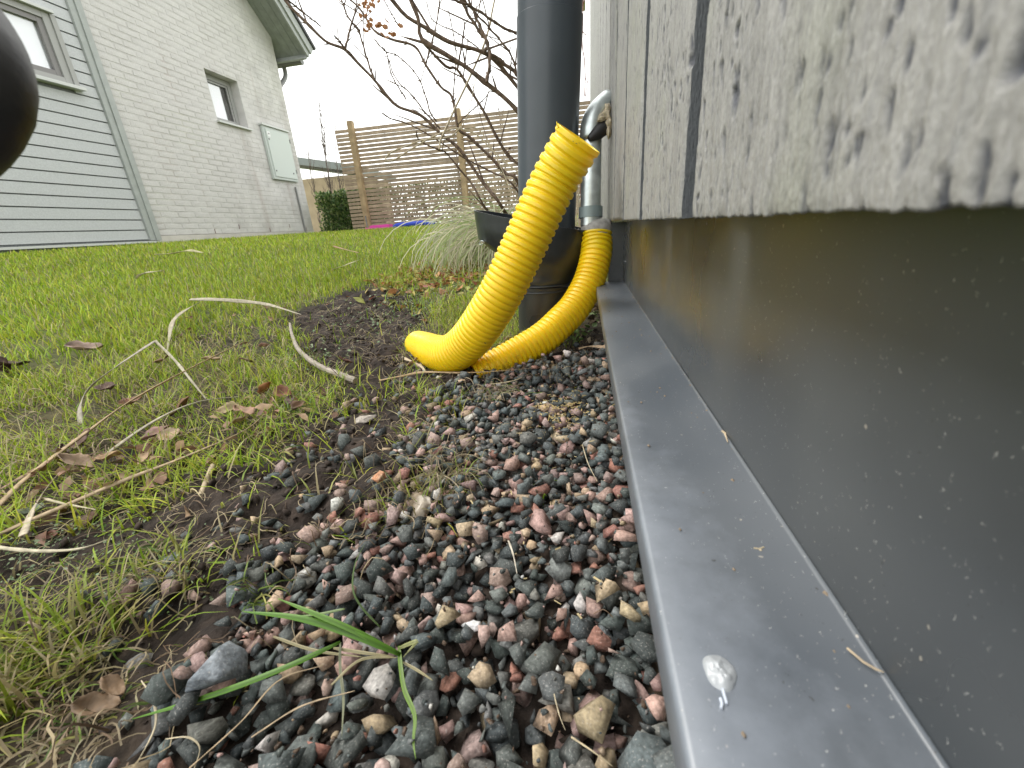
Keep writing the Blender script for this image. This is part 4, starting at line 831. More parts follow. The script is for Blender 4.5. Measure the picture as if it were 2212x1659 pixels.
# ------------------------------------------------------------ downpipe with leaf collector, buried drain pipe
YP = .93
dp = tag(empty('downpipe', (-.08, YP, 0)), 'dark grey plastic rainwater downpipe standing in an open leaf collector', 'downpipe')
pb, pt = PY(1180, 560, YP), PY(1187, 60, YP-.01); top = pb+(pt-pb)*3.6
b = MB(); u_ = (pt-pb)/np.linalg.norm(pt-pb); k38 = PY(1187, 40, YP-.01); b.tube([pb, k38-u_*.0], .0585, 56); b.build('pipe', M_pvc, dp, True)
b = MB(); b.tube([k38-u_*.0001, k38+u_*.0012], [.0585, .0570], 56, False); b.tube([k38-u_*.001, top], .0570, 56); b.build('upper_pipe', M_pvc, dp, True)
cl = tag(empty('leaf_collector', (-.1, YP, 0)), 'dark plastic leaf collector funnel tilted around the foot of the downpipe', 'leaf collector')
def ring(c, rx, ry, tx, ty, n=64):            # tx: falls towards +X, ty: falls towards the viewer
    a = np.arange(n)*2*pi/n; x = np.cos(a)*rx; y = np.sin(a)*ry; return np.stack([c[0]+x, c[1]+y, c[2]-x*tan(tx)+y*tan(ty)], 1)
c_r = PY(1148, 475, YP); c_v = PY(1150, 535, YP); c_b = PY(1181, 588, YP); c_j = PY(1179, 607, YP)
secs = [(c_r, .1195, .088, .23, .035), (c_v, .115, .085, .23, .02), (c_b, .066, .066, .16, 0), (c_j, .0648, .0648, 0, 0), (c_j+(c_j-c_b)*.3, .0615, .0615, 0, 0)]
fine = []
for i in range(len(secs)-1):
    for k_ in (0, .5): fine.append(tuple(np.array(a_)*(1-k_)+np.array(b_)*k_ for a_, b_ in zip(secs[i], secs[i+1])))
fine.append(secs[-1]); n = 64; b = MB(); Rn = [ring(*s_) for s_ in fine]
inn = [ring(s_[0]+np.array([0, 0, -.0003 if i else 0]), s_[1]-.003, s_[2]-.003, s_[3], s_[4]) for i, s_ in enumerate(fine)]
V = np.vstack(Rn+inn[:5]); K = len(Rn)
F_ = [(i*n+j, i*n+(j+1) % n, (i+1)*n+(j+1) % n, (i+1)*n+j) for i in range(K-1) for j in range(n)]+[((K+i)*n+j, (K+i+1)*n+j, (K+i+1)*n+(j+1) % n, (K+i)*n+(j+1) % n) for i in range(4) for j in range(n)]+[(j, K*n+j, K*n+(j+1) % n, (j+1) % n) for j in range(n)]
b.add(V, F_); b.build('funnel', M_pvc2, cl, True)
for s_, w_ in ((secs[3], .0022),):
    b = MB(); rr = ring(s_[0]+np.array([0, 0, -.004]), .0655, .0655, 0, 0, 48); b.tube(np.vstack([rr, rr[:1]]), .0016, 8, False); b.build('rim_bead', M_pvc2, cl, True)
# sieve bars on the right side of the funnel
for k_ in range(7):
    x = c_r[0]+.06+k_*.007; b = MB(); z_ = c_r[2]-(x-c_r[0])*tan(.23)-.004; b.box((x, YP-.05, z_-.002), (x+.003, YP+.06, z_+.002)); b.build('sieve_bar', M_pvc2, cl)
b = MB(); b.tube(spline([PY(1035, 526, YP-.04), PY(1040, 520, YP-.05), PY(1046, 524, YP-.05), PY(1040, 529, YP-.045), PY(1035, 526, YP-.04)], 20), .0012, 6); b.build('wire_clip', M_galv, cl, True)
dr = tag(empty('drain_pipe', (-.08, YP, 0)), 'black drain pipe standing in the ground under the leaf collector', 'drain pipe')
c_g = PY(1178, 745, YP); b = MB(); b.tube([c_j-np.array([0, 0, .008]), c_g+np.array([0, 0, -.06])], [.0618, .0615], 56); b.build('pipe', M_pvc3, dr, True)
b = MB(); rr = ring(c_j+np.array([0, 0, -.017]), .0634, .0634, 0, 0, 48); b.tube(np.vstack([rr, rr[:1]]), .0014, 8, False); b.build('joint_ring', M_pvc2, dr, True)

# ------------------------------------------------------------ galvanised pipe with hood, clamp, foam
ga = tag(empty('steel_pipe', tuple(P(1277, 480, .835))), 'shiny galvanised steel pipe with bent hood fixed to the wall above the smaller hose', 'steel pipe')
pa_, pb_ = P(1275.5, 487, .83), P(1277, 300, .79)
b = MB(); b.tube([pa_, pa_+(pb_-pa_)*.5, pb_], .0195, 32, False); b.build('tube', M_galv, ga, True)
b = MB(); q_ = P(1276, 459, .826); du = (pb_-pa_)/np.linalg.norm(pb_-pa_); b.tube([q_-du*.0105, q_-du*.01, q_+du*.01, q_+du*.0105], [.0198, .0232, .0232, .0198], 32, False); b.build('clamp', mat('clamp_steel', (.24, .30, .31), .5, metal=.3), ga, True)
# hood: part-open elbow turning to the wall
path = spline([pb_, P(1277, 284, .785), P(1281, 264, .785), P(1293, 243, .79), P(1316, 222, .80)], 16); T, Nn, B = frames(path); V = []; Q = []; na = 20
open_dir = np.array([.75, -.4, -.55])
for i in range(16):
    s_ = np.cross(T[i], open_dir); s_ /= np.linalg.norm(s_); o2 = np.cross(s_, T[i]); o2 *= np.sign(o2@open_dir); rr = .0195*(1+.1*i/15); half = pi*(1-.26*min(1, i/5))
    for j in range(na+1):
        a = -half+2*half*j/na; V.append(path[i]+(-o2*cos(a)+s_*sin(a))*rr)
for i in range(15):
    for j in range(na): Q.append((i*(na+1)+j, i*(na+1)+j+1, (i+1)*(na+1)+j+1, (i+1)*(na+1)+j))
o = link('hood', mnp('hood', V, Q, None, M_galv, None, True), ga); s_ = o.modifiers.new('thickness', 'SOLIDIFY'); s_.thickness = .0012
b = MB(); b.tube([P(1272, 300, .768), P(1290, 288, .768), P(1308, 272, .772)], [.005, .012, .014], 16); b.build('cavity_shade_lump', M_rub, ga, True)  # solid black lump: darkness inside the open elbow given by colour
def lump(name, c, rx, ry, rz, m, parent, seed, amp=.3, label=None, cat=None):
    V = []; nu, nv = 20, 14
    for i in range(nv+1):
        for j in range(nu):
            ph = pi*i/nv; th_ = 2*pi*j/nu; d = np.array([sin(ph)*cos(th_), sin(ph)*sin(th_), cos(ph)]); k_ = 1+amp*(float(fbm(np.array(d[0]*2.2+seed), np.array(d[2]*2.2+d[1]*1.7+seed), 4))-.47)*2
            V.append(c+d*np.array([rx, ry, rz])*k_)
    Q = [(i*nu+j, i*nu+(j+1) % nu, (i+1)*nu+(j+1) % nu, (i+1)*nu+j) for i in range(nv) for j in range(nu)]
    return link(name, mnp(name, V, Q, None, m, None, True), parent)
for k_, (x, y, t_d, a_, b_r) in enumerate(((1308, 252, .765, .010, .010), (1314, 268, .765, .006, .012), (1315, 286, .765, .004, .010), (1299, 258, .762, .008, .005), (1312, 238, .77, .006, .010))): lump('foam_lump', P(x, y, t_d), a_, .012, b_r, M_foam, ga, 3+k_*2, .6)
b = MB(); b.tube(spline([P(1268, 283, .775), P(1285, 264, .775), P(1300, 246, .775), P(1312, 226, .78), P(1319, 207, .785)], 14), [.0012]*5+[.002]*5+[.003]*4, 8); b.build('foam_edge', mat('pale_foam', (.6, .57, .5), .8, bump=(200, .002)), ga, True)
# sealant collar between pipe and hose
ctop = hp2[0]; V = []; nu = 40
for i, (rz, rr) in enumerate(((.018, .0185), (.016, .024), (.011, .0300), (.003, .0330), (-.0052, .0325))):
    for j in range(nu):
        a = j*2*pi/nu; wv = (float(vnoise(np.array(j*.45), np.array(3.)))-.5)*.006*(i >= 3)+.003*sin(a*2)*(i >= 3)
        V.append(ctop+np.array([cos(a)*rr*(1 if i < 2 else .985), sin(a)*rr, rz+wv]))
Q = [(i*nu+j, i*nu+(j+1) % nu, (i+1)*nu+(j+1) % nu, (i+1)*nu+j) for i in range(4) for j in range(nu)]
link('sealant_collar', mnp('sealant_collar', V, Q+[], None, M_seal, None, True), h2)

# ------------------------------------------------------------ neighbouring white house
XH = -5.5; z0 = CAMZ
nh = tag(empty('white_brick_house', (XH, 6.5, .3)), 'two tone neighbour house with whitewashed brick gable and grey horizontal siding', 'house')
YC, YR = 4.985, 8.39; ZB = CAMZ+.205
slope = (3.446-3.815)/(8.397-7.939)
zr = lambda y: CAMZ+3.446+slope*(y-8.397)
wy0, wy1, wz0, wz1 = 6.575, 7.215, CAMZ+1.825, CAMZ+2.49
# gable masonry around the window opening (with depth)
b = MB()
def wallpiece(ya, yb_, za, zb_a, zb_b): b.add([(XH-.3, ya, za), (XH-.3, yb_, za), (XH-.3, yb_, zb_b), (XH-.3, ya, zb_a), (XH-.0028, ya, za), (XH-.0028, yb_, za), (XH-.0028, yb_, zb_b), (XH-.0028, ya, zb_a)], [(0, 1, 2, 3), (7, 6, 5, 4), (0, 4, 5, 1), (1, 5, 6, 2), (2, 6, 7, 3), (3, 7, 4, 0)])
pass; wallpiece(YC-.02, wy0, ZB, zr(YC), zr(wy0)); wallpiece(wy1, YR, ZB, zr(wy1), zr(YR)); wallpiece(wy0, wy1, ZB, wz0, wz0); wallpiece(wy0, wy1, wz1, zr(wy0), zr(wy1)); b.build('gable_wall', M_mortar, nh)
bl, bh, jt = .25, .062, .0125; bricks = []; row = 0; z = ZB+.004
while z < CAMZ+5.6:
    y = YC+.004-(.5*(bl+jt) if row % 2 else 0)
    while y < YR:
        ya, yb_ = max(y, YC+.004), min(y+bl, YR-.002)
        segs = [(ya, yb_)]
        if z+bh > wz0 and z < wz1: segs = [(ya, min(yb_, wy0-.003)), (max(ya, wy1+.003), yb_)]
        for sa, sb in segs:
            if sb-sa > .03 and z+bh < zr(sb): bricks.append((sa, sb, z))
        y += bl+jt
    z += bh+jt; row += 1
A = np.array([(XH, (a_+b_)/2, z_) for a_, b_, z_ in bricks]); px_, py_, dz_ = project(A); sc_ = np.where((px_ > 0) & (py_ > -20), 1/dz_, 0); order = np.argsort(-sc_); bigb = set(order[:300].tolist())
shared = {}
rest = MB()
for i, (ya, yb_, z_) in enumerate(bricks):
    pr = rnd.uniform(-.001, .001)
    if i in bigb and sc_[i] > 0:
        full = abs(yb_-ya-bl) < 1e-6; key = (full, rnd.randrange(3)) if full else None
        if key and key in shared: me = shared[key]
        else:
            m_ = MB(); L_ = yb_-ya; e = .004
            m_.add([(-.012, 0, 0), (-.012, L_, 0), (-.012, L_, bh), (-.012, 0, bh), (.0, e, e), (.0, L_-e, e), (.0, L_-e, bh-e), (.0, e, bh-e)], [(4, 5, 6, 7), (0, 1, 5, 4), (1, 2, 6, 5), (2, 3, 7, 6), (3, 0, 4, 7)])
            o = m_.build('brick', M_brick[rnd.randrange(3)], nh); me = o.data
            if key: shared[key] = me
            bpy.data.objects.remove(o)
        o = bpy.data.objects.new('brick', me); C.objects.link(o); o.parent = nh; o.matrix_parent_inverse = Matrix.Translation(-Vector(nh.location)); o.location = (XH+pr, ya, z_)
    else:
        e = .004; rest.add([(XH-.012, ya, z_), (XH-.012, yb_, z_), (XH-.012, yb_, z_+bh), (XH-.012, ya, z_+bh), (XH+pr, ya+e, z_+e), (XH+pr, yb_-e, z_+e), (XH+pr, yb_-e, z_+bh-e), (XH+pr, ya+e, z_+bh-e)], [(4, 5, 6, 7), (0, 1, 5, 4), (1, 2, 6, 5), (2, 3, 7, 6), (3, 0, 4, 7)])
o = rest.build('upper_bricks', M_brick[1], nh); o['kind'] = 'stuff'
b = MB(); b.box((XH-.3, YC-.05, .1), (XH+.012, YR+.005, ZB-.004)); b.build('plinth', mat('plinth_render', (.56, .53, .49), .9, noise=(6, .85, 1.1)), nh)
for x_ in (5.9, 6.4, 7.1, 7.65, 8.15):
    b = MB(); b.box((XH+.0045, x_, ZB+.002+(.0 if x_ in (5.9, 7.1, 8.15) else .06)), (XH+.0065, x_+.009, ZB+.07+(.0 if x_ in (5.9, 7.1, 8.15) else .06))); b.build('weep_joint', mat('red_joint', (.16, .08, .07), .9), nh)
# window in the gable
XI = XH-.14
win = MB(); win.box((XI-.05, wy0+.005, wz0+.005), (XI, wy0+.075, wz1-.005)); win.box((XI-.05, wy1-.075, wz0+.005), (XI, wy1-.005, wz1-.005)); win.box((XI-.05, wy0+.077, wz0+.005), (XI, wy1-.077, wz0+.085)); win.box((XI-.05, wy0+.077, wz1-.075), (XI, wy1-.077, wz1-.005)); wf = win.build('window', M_frame, nh)
b = MB(); b.box((XI-.04, wy0+.078, wz0+.086), (XI-.035, wy1-.078, wz1-.076)); b.build('pane', M_glass, wf)
s_ = MB(); s_.box((XI-.028, wy0+.08, wz0+.088), (XI-.012, wy0+.105, wz1-.078)); s_.box((XI-.028, wy1-.105, wz0+.088), (XI-.012, wy1-.08, wz1-.078)); s_.box((XI-.028, wy0+.107, wz1-.105), (XI-.012, wy1-.107, wz1-.078)); s_.build('sash', M_frame, wf)
b = MB(); b.box((XI-.048, wy0+.0, wz0+.0), (XI-.044, wy1-.2, wz1-.0)); b.build('sky_reflection_panel', M_skyrefl, wf)  # added pale panel, paints the sky's reflection into part of this window
b = MB(); b.box((XI-.16, wy0, wz0), (XI-.15, wy1, wz1)); b.build('dark_room', M_dark, wf)
b = MB(); b.box((XI-.0, wy0-.03, wz0-.03), (XH+.05, wy1+.03, wz0-.006)); b.build('sill', M_sill, wf)
# siding section left of the brick, corner trim, base flashing
y = 0; zs = CAMZ+.165; kk = 0; W2 = (3.5, 4.60, CAMZ+1.76, CAMZ+2.40)
b = MB(); b.box((XH-.3, .2, .1), (XH-.0585, YC-.15, 6.6)); b.box((XH-.058, .2, .1), (XH-.02, W2[0]-.002, 6.6)); b.box((XH-.058, W2[1]+.002, .1), (XH-.02, YC-.15, 6.6)); b.box((XH-.058, W2[0], .1), (XH-.02, W2[1], W2[2]-.002)); b.box((XH-.058, W2[0], W2[3]+.002), (XH-.02, W2[1], 6.6)); b.build('siding_backing', M_gap, nh)
while zs < 6.2:
    hb = .118
    spans = [(.2, YC-.145)]
    if zs+hb > W2[2] and zs < W2[3]: spans = [(.2, W2[0]), (W2[1], YC-.145)]
    for sa, sb in spans:
        b = MB(); b.prism([(XH-.018, zs), (XH-.002, zs), (XH-.006, zs+hb-.013), (XH-.018, zs+hb-.013)], 1, sa, sb); b.build('board', M_siding, nh)
    zs += hb; kk += 1
b = MB(); b.box((XH-.03, YC-.14, CAMZ+.15), (XH+.022, YC-.075, 6.4)); b.box((XH-.03, YC-.07, CAMZ+.15), (XH+.036, YC-.002, 6.4)); b.build('corner_trim', M_trim, nh)
b = MB(); b.box((XH-.05, .2, CAMZ+.118), (XH+.03, YC-.005, CAMZ+.142)); b.build('base_flashing', M_sill, nh)
b = MB(); b.box((XH-.3, .2, .0), (XH-.03, YC-.06, CAMZ+.11)); b.build('siding_plinth', M_mortar, nh)
f = MB(); f.box((XH-.05, W2[1]-.07, W2[2]), (XH+.01, W2[1]-.002, W2[3])); f.box((XH-.05, W2[0], W2[2]), (XH+.01, W2[0]+.07, W2[3])); f.box((XH-.05, W2[0]+.072, W2[3]-.06), (XH+.01, W2[1]-.072, W2[3])); f.box((XH-.05, W2[0]+.072, W2[2]), (XH+.01, W2[1]-.072, W2[2]+.06)); wf2 = f.build('window', M_frame, nh)
b = MB(); b.box((XH-.04, W2[0]+.07, W2[2]+.06), (XH-.035, W2[1]-.07, W2[3]-.06)); b.build('pane', M_glass, wf2)
s_ = MB(); s_.box((XH-.034, W2[1]-.125, W2[2]+.062), (XH-.006, W2[1]-.074, W2[3]-.062)); s_.box((XH-.034, W2[0]+.075, W2[2]+.062), (XH-.006, W2[1]-.127, W2[2]+.11)); s_.box((XH-.034, W2[0]+.075, W2[3]-.11), (XH-.006, W2[1]-.127, W2[3]-.062)); s_.build('sash', mat('dark_sash', (.2, .19, .19), .5), wf2)
b = MB(); b.box((XH-.056, W2[0]+.08, W2[2]+.06), (XH-.052, W2[1]-.08, W2[3]-.06)); b.build('sky_reflection_panel', M_skyrefl, wf2)  # added pale panel in place of the bright sky reflection
b = MB(); b.box((XH-.02, W2[0]-.06, W2[2]-.035), (XH+.07, W2[1]+.07, W2[2]-.004)); b.build('sill', M_sill, wf2)
b = MB(); b.box((XH-.02, W2[0]-.06, W2[3]+.004), (XH+.05, W2[1]+.03, W2[3]+.03)); b.build('head_flashing', M_sill, wf2)
b = MB(); b.box((XH-.02, W2[1]+.002, W2[2]), (XH+.024, W2[1]+.05, W2[3])); b.build('casing', M_frame, wf2)
# roof edge: soffit, stepped rake boards, eave, tiles, gutter
ang = atan(slope); ue = np.array([0, cos(ang), sin(ang)]); un = np.array([0, -sin(ang), cos(ang)])
Rr = np.column_stack([np.array([1., 0, 0]), ue, un]); oE = np.array([XH, 8.397, zr(8.397)])
def rbox(x0, x1, a0, a1, h0, h1, name, m): b = MB(); b.box((x0, a0, h0), (x1, a1, h1), Rr, oE); return b.build(name, m, nh)
rbox(-.3, .47, -5.5, .33, .0, .03, 'soffit', M_roof)
rbox(.472, .50, -5.5, .36, -.05, .14, 'rake_board', M_trim); rbox(.502, .53, -5.5, .37, .04, .18, 'rake_board', M_trim); rbox(-4.5, .56, -5.5, .40, .19, .24, 'roof_tiles', M_tiles)
for k_ in range(3): rbox(.06+k_*.13, .075+k_*.13, -5.5, .3, -.012, -.001, 'soffit_batten', M_roof)
rbox(-4.3, .47, .331, .36, -.10, .18, 'fascia', M_trim)
b = MB(); gy_, gz_ = oE[1]+.42, oE[2]-.33
b.tube([(XH-4, gy_, gz_+.09), (XH+.25, gy_, gz_+.09)], .06, 16); b.build('gutter', M_gut, nh, True)
b = MB(); b.tube(spline([(XH-.15, gy_, gz_+.05), (XH-.15, gy_-.02, gz_-.12), (XH-.15, YR+.14, gz_-.36), (XH-.15, YR+.06, gz_-.46)], 12), .04, 14); b.build('downpipe_bend', M_gut, nh, True)
b = MB(); b.box((XH-6, YR, .1), (XH-.3, YR+.02, zr(YR))); b.build('side_wall', M_mortar, nh)
b = MB(); b.tube([(XH+.018, 8.085, .2), (XH+.018, 8.085, CAMZ+1.0)], .016, 10); b.build('cable_conduit', M_gut, nh, True)
# meter cabinet
mc = tag(empty('meter_cabinet', (XH, 7.83, CAMZ+1.08)), 'pale green metal meter cabinet mounted on the white brick gable', 'meter cabinet')
ya, yb_, za, zb_ = 7.49, 8.18, CAMZ+1.09, CAMZ+1.93
b = MB(); b.box((XH+.004, ya, za), (XH+.05, yb_, zb_)); b.build('case', M_box, mc, bevel=.006)
b = MB(); b.box((XH+.051, ya+.05, za+.045), (XH+.062, yb_-.03, zb_-.04)); b.build('door', mat('cabinet_door_paint', (.53, .575, .55), .45), mc, bevel=.003)
b = MB(); b.box((XH+.0, ya-.015, zb_+.001), (XH+.075, yb_+.015, zb_+.03)); b.build('rain_cap', M_sill, mc)
b = MB(); b.box((XH+.063, ya+.08, zb_-.16), (XH+.064, ya+.15, zb_-.08)); b.build('sticker', mat('sticker_white', (.75, .75, .75), .5), mc)
b = MB(); b.box((XH+.0645, ya+.1, zb_-.125), (XH+.0655, ya+.13, zb_-.105)); b.build('sticker_mark', M_gut, mc)
for (y_, z_) in ((ya+.09, zb_-.2), (ya+.09, za+.14), (yb_-.12, za+.14)):
    b = MB(); b.tube([(XH+.062, y_, z_), (XH+.07, y_, z_)], .013, 10); b.build('lock', M_gut, mc, True)
for z_ in (za+.15, zb_-.18):
    b = MB(); b.box((XH+.052, yb_-.028, z_), (XH+.068, yb_-.005, z_+.06)); b.build('hinge', M_gut, mc)
# dark low object at the foot of the siding far left
g = G(18, 549); b = MB()
for k_ in range(5): b.box((XH+.15+.05*k_, 3.0, .24+.012*k_), (XH+.5-.05*k_, 3.55-.05*k_, .252+.012*k_))
tag(b.build('drain_mat', M_rub, None), 'dark flat mat against the base of the grey siding', 'mat')

# ------------------------------------------------------------ slatted fence
fe = tag(empty('slatted_fence', (-3, 8, .3)), 'tall horizontal slatted timber fence at the end of the lawn', 'fence')
YF = 8.0; zt0, zt1 = CAMZ+1.80, CAMZ+.085; NS = 27; stp = (zt0-zt1)/(NS-1)
xs = [-4.40, -2.09, .16, 2.4]; sh_me = {}
for k_ in range(NS):
    zc = zt1+k_*stp
    for j in range(3):
        key = (j, rnd.randrange(3))
        if key not in sh_me:
            b = MB(); b.box((0, -.011, -.0255), (xs[j+1]-xs[j]-.004, .011, .0255)); o = b.build('slat', M_fence[key[1]], fe, bevel=.002); sh_me[key] = o.data; bpy.data.objects.remove(o)
        o = bpy.data.objects.new('slat', sh_me[key]); C.objects.link(o); o.parent = fe; o.matrix_parent_inverse = Matrix.Translation(-Vector(fe.location))
        o.location = (xs[j], YF+rnd.uniform(-.003, .003), zc+rnd.uniform(-.004, .004)); o.rotation_euler = (rnd.uniform(-.05, .05), rnd.uniform(-.0015, .0015), 0)
for xp, up in ((-4.05, .10), (-2.09, .09), (.16, .05), (2.3, .05)):
    b = MB(); b.box((xp-.048, YF-.11, .15), (xp+.048, YF-.014, zt0+.03+up)); b.build('post', M_post, fe, bevel=.004)
b = MB(); b.tube([(-4.02, YF-.16, .3), (-4.04, YF-.13, .62)], .011, 8); tag(b.build('metal_rod', M_gut, None, True), 'short grey rod leaning at the foot of the first fence post', 'rod')
# toys at the fence foot
b = MB(); b.box((-3.86, 7.6, .335), (-3.48, 7.8, .44)); b.box((-3.97, 7.62, .335), (-3.87, 7.78, .405)); tag(b.build('pink_toy', M_pink, None, bevel=.012), 'pink plastic toy box lying at the foot of the fence', 'toy')
t = tag(empty('blue_sled', (-3.1, 7.6, .33)), 'blue plastic sled lying at the foot of the fence', 'sled')
b = MB(); V, F_ = sweep(spline([(-3.38, 7.6, .37), (-3.3, 7.6, .405), (-3.0, 7.6, .415), (-2.75, 7.6, .41), (-2.62, 7.6, .37)], 16), .045, 12); b.add(V, F_); b.build('shell', M_blue, t, True)
b = MB(); b.box((-2.74, 7.56, .41), (-2.6, 7.64, .445)); b.build('seat', M_white, t, bevel=.004)

# ------------------------------------------------------------ hedge, far building, bare trees
hd = tag(empty('laurel_hedge', (-4.9, 8.9, .3)), 'dense glossy evergreen hedge between the white house and the fence', 'hedge')
def leafcloud(name, n, fn, L_, cols, parent, m=M_green):
    Pp = np.array([fn() for _ in range(n)]); d = rg.normal(0, 1, (n, 3)); d[:, 2] = np.abs(d[:, 2])*.8+.25; d /= np.linalg.norm(d, axis=1)[:, None]; s = np.cross(d, rg.normal(0, 1, (n, 3))); s /= np.linalg.norm(s, axis=1)[:, None]
    l = rg.uniform(*L_, (n, 1)); w = l*.2
    V = np.stack([Pp, Pp+d*l*.5-s*w, Pp+d*l, Pp+d*l*.5+s*w], 1).reshape(-1, 3); k = np.arange(n)*4
    c = np.array(cols)[rg.integers(len(cols), size=n)]*rg.uniform(.6, 1.25, (n, 1)); return link(name, mnp(name, V, np.stack([k, k+1, k+2, k+3], 1), None, m, np.repeat(c, 4, 0)), parent)
def hedge_pt(x0, x1, y0, y1, zt):
    def f():
        x, y = rg.uniform(x0, x1), rg.uniform(y0, y1); h_ = zt-.3+.1*float(vnoise(np.array(x*5), np.array(y*5))); u = rg.random()
        return (x, y, .3+h_*u**.8) if rg.random() < .7 else (x, y0+rg.random()**2*.15, .3+h_*u)
    return f
gc = [(.09, .16, .045), (.14, .22, .06), (.22, .28, .09), (.05, .1, .03)]
o = leafcloud('foliage', 7500, hedge_pt(-5.35, -4.2, 8.45, 9.1, 1.08), (.05, .10), gc, hd); o['kind'] = 'stuff'
b = MB()
for k_ in range(9): x_ = -5.3+k_*.13; b.tube([(x_, 8.7, .3), (x_+rnd.uniform(-.1, .1), 8.7, .9)], [.012, .006], 6)
b.build('stems', M_bark, hd, True)['kind'] = 'stuff'
hb_ = tag(empty('back_hedge', (-2, 8.9, .3)), 'green hedge glimpsed through the lower gaps of the fence', 'hedge')
o = leafcloud('foliage', 6500, hedge_pt(-4.3, 2.2, 8.5, 9.0, 1.12), (.06, .11), [(.2, .22, .09), (.24, .19, .12), (.14, .18, .06), (.3, .3, .16)], hb_); o['kind'] = 'stuff'
fb = tag(empty('garden_shed', (-8.2, 15, .3)), 'low tan building with flat grey roof edge behind the hedge', 'shed')
p1, p2 = PY(652, 392, 15.), PY(760, 408, 15.); zt_ = PY(655, 375, 15.)[2]
b = MB(); b.box((-13, 15, .2), (-7.95, 18, zt_-.18)); b.build('wall', M_tan, fb)
b = MB(); b.prism([(-13.5, zt_+1.0), (-7.8, zt_-.12), (-7.8, zt_+.10), (-13.5, zt_+1.25)], 1, 14.7, 18.5); b.build('roof_edge', mat('grey_roof_edge', (.22, .24, .24), .6), fb)
b = MB(); b.box((-8.3, 14.93, .3), (-7.2, 14.98, 1.75)); b.build('door', mat('grey_door', (.24, .21, .18), .8), fb)
def bare_tree(name, base, H, n, label, lean=.0, seed=1, r0=.02, spread=.35):
    rr = random.Random(seed); t = tag(empty(name, base), label, 'tree'); tr = MB(); cr_ = MB(); base = np.array(base)
    top_ = base+np.array([lean, 0, H]); pts_ = spline([base, base+np.array([lean*.3+.02, 0, H*.35]), base+np.array([lean*.6-.02, 0, H*.7]), top_], 12); tr.tube(pts_, np.linspace(r0, .004, 12), 7)
    for k_ in range(n):
        u = rr.uniform(.12, .95); p = pts_[0]*(1-u)+pts_[-1]*u; a = rr.uniform(0, 2*pi); l = H*rr.uniform(.12, .32)*(1.15-u*.7); q_ = [p]
        dv = np.array([cos(a)*spread, sin(a)*spread, .9]); 
        for m_ in range(5): p = p+dv*l/5+np.array([rr.gauss(0, .012), rr.gauss(0, .012), .0]); dv = dv*np.array([.85, .85, 1.05]); q_.append(p)
        cr_.tube(q_, np.linspace(.007, .002, 6), 4)
        for _ in range(2): s0 = q_[rr.randrange(1, 5)]; a2 = rr.uniform(0, 6.3); cr_.tube([s0, s0+np.array([cos(a2)*.09, sin(a2)*.09, .16])*H*.3], [.003, .0015], 4)
    tr.build('trunk', M_bark2, t, True); cr_.build('crown', M_bark2, t, True)
zq = lambda x, y, Y: PY(x, y, Y)
tb = zq(705, 400, 9.6); tp = zq(688, 205, 9.6)
bare_tree('bare_tree', (tb[0], 9.6, .3), tp[2]-.3, 34, 'tallest slender bare tree rising behind the hedge', tp[0]-tb[0], 4, .022)
tb = zq(722, 400, 9.9); tp = zq(725, 262, 9.9); bare_tree('bare_tree', (tb[0], 9.9, .3), tp[2]-.3, 22, 'shorter bare sapling between hedge and fence end', tp[0]-tb[0], 9, .016)
tb = zq(672, 400, 9.3); tp = zq(665, 325, 9.3); bare_tree('bare_tree', (tb[0], 9.3, .3), tp[2]-.3, 14, 'smallest bare sapling nearest the white house corner', tp[0]-tb[0], 12, .010)
tb = zq(985, 300, 11); tp = zq(972, 212, 11); bare_tree('bare_tree', (tb[0], 11, .3), tp[2]-.3, 24, 'thin bare treetop poking above the fence by the second post', tp[0]-tb[0], 21, .02)
tb = zq(1090, 300, 11); tp = zq(1075, 195, 11); bare_tree('bare_tree', (tb[0], 11, .3), tp[2]-.3, 24, 'faint bare treetop above the fence next to the downpipe', tp[0]-tb[0], 25, .02)

# ------------------------------------------------------------ ornamental grass clump
og = tag(empty('ornamental_grass', tuple(G(1060, 572))), 'large arching clump of pale green and straw ornamental grass behind the leaf collector', 'ornamental grass')
cg = G(1108, 575); st = []
for i in range(800):
    a = rg.uniform(0, 2*pi) if rg.random() < .55 else rg.normal(pi*1.02, .6); L_ = rg.uniform(.32, .64); el = rg.uniform(.85, 1.52); x, y = cg[0]+rg.normal(0, .06), cg[1]+rg.normal(0, .06)+.1; z = float(gz(x, y)); p = []
    bend = rg.uniform(.16, .34); g_ = .003
    for k_ in range(11):
        p.append((x, y, max(z, float(gz(x, y))+.004))); x += cos(a)*cos(el)*L_/10; y += sin(a)*cos(el)*L_/10; z += sin(el)*L_/10; el -= bend*(1+.08*k_)
    u = rg.random(); c = np.array([.34, .42, .17]) if u < .3 else (np.array([.62, .58, .42]) if u < .75 else np.array([.48, .52, .32]))
    st.append((np.array(p), np.linspace(1, .25, 11)*rg.uniform(.004, .010), c*1.15*rg.uniform(.55, 1.1), np.array([.3, -1, .6])))
o = link('blades', ribbons(st, 'blades', M_blade), og); o['kind'] = 'stuff'

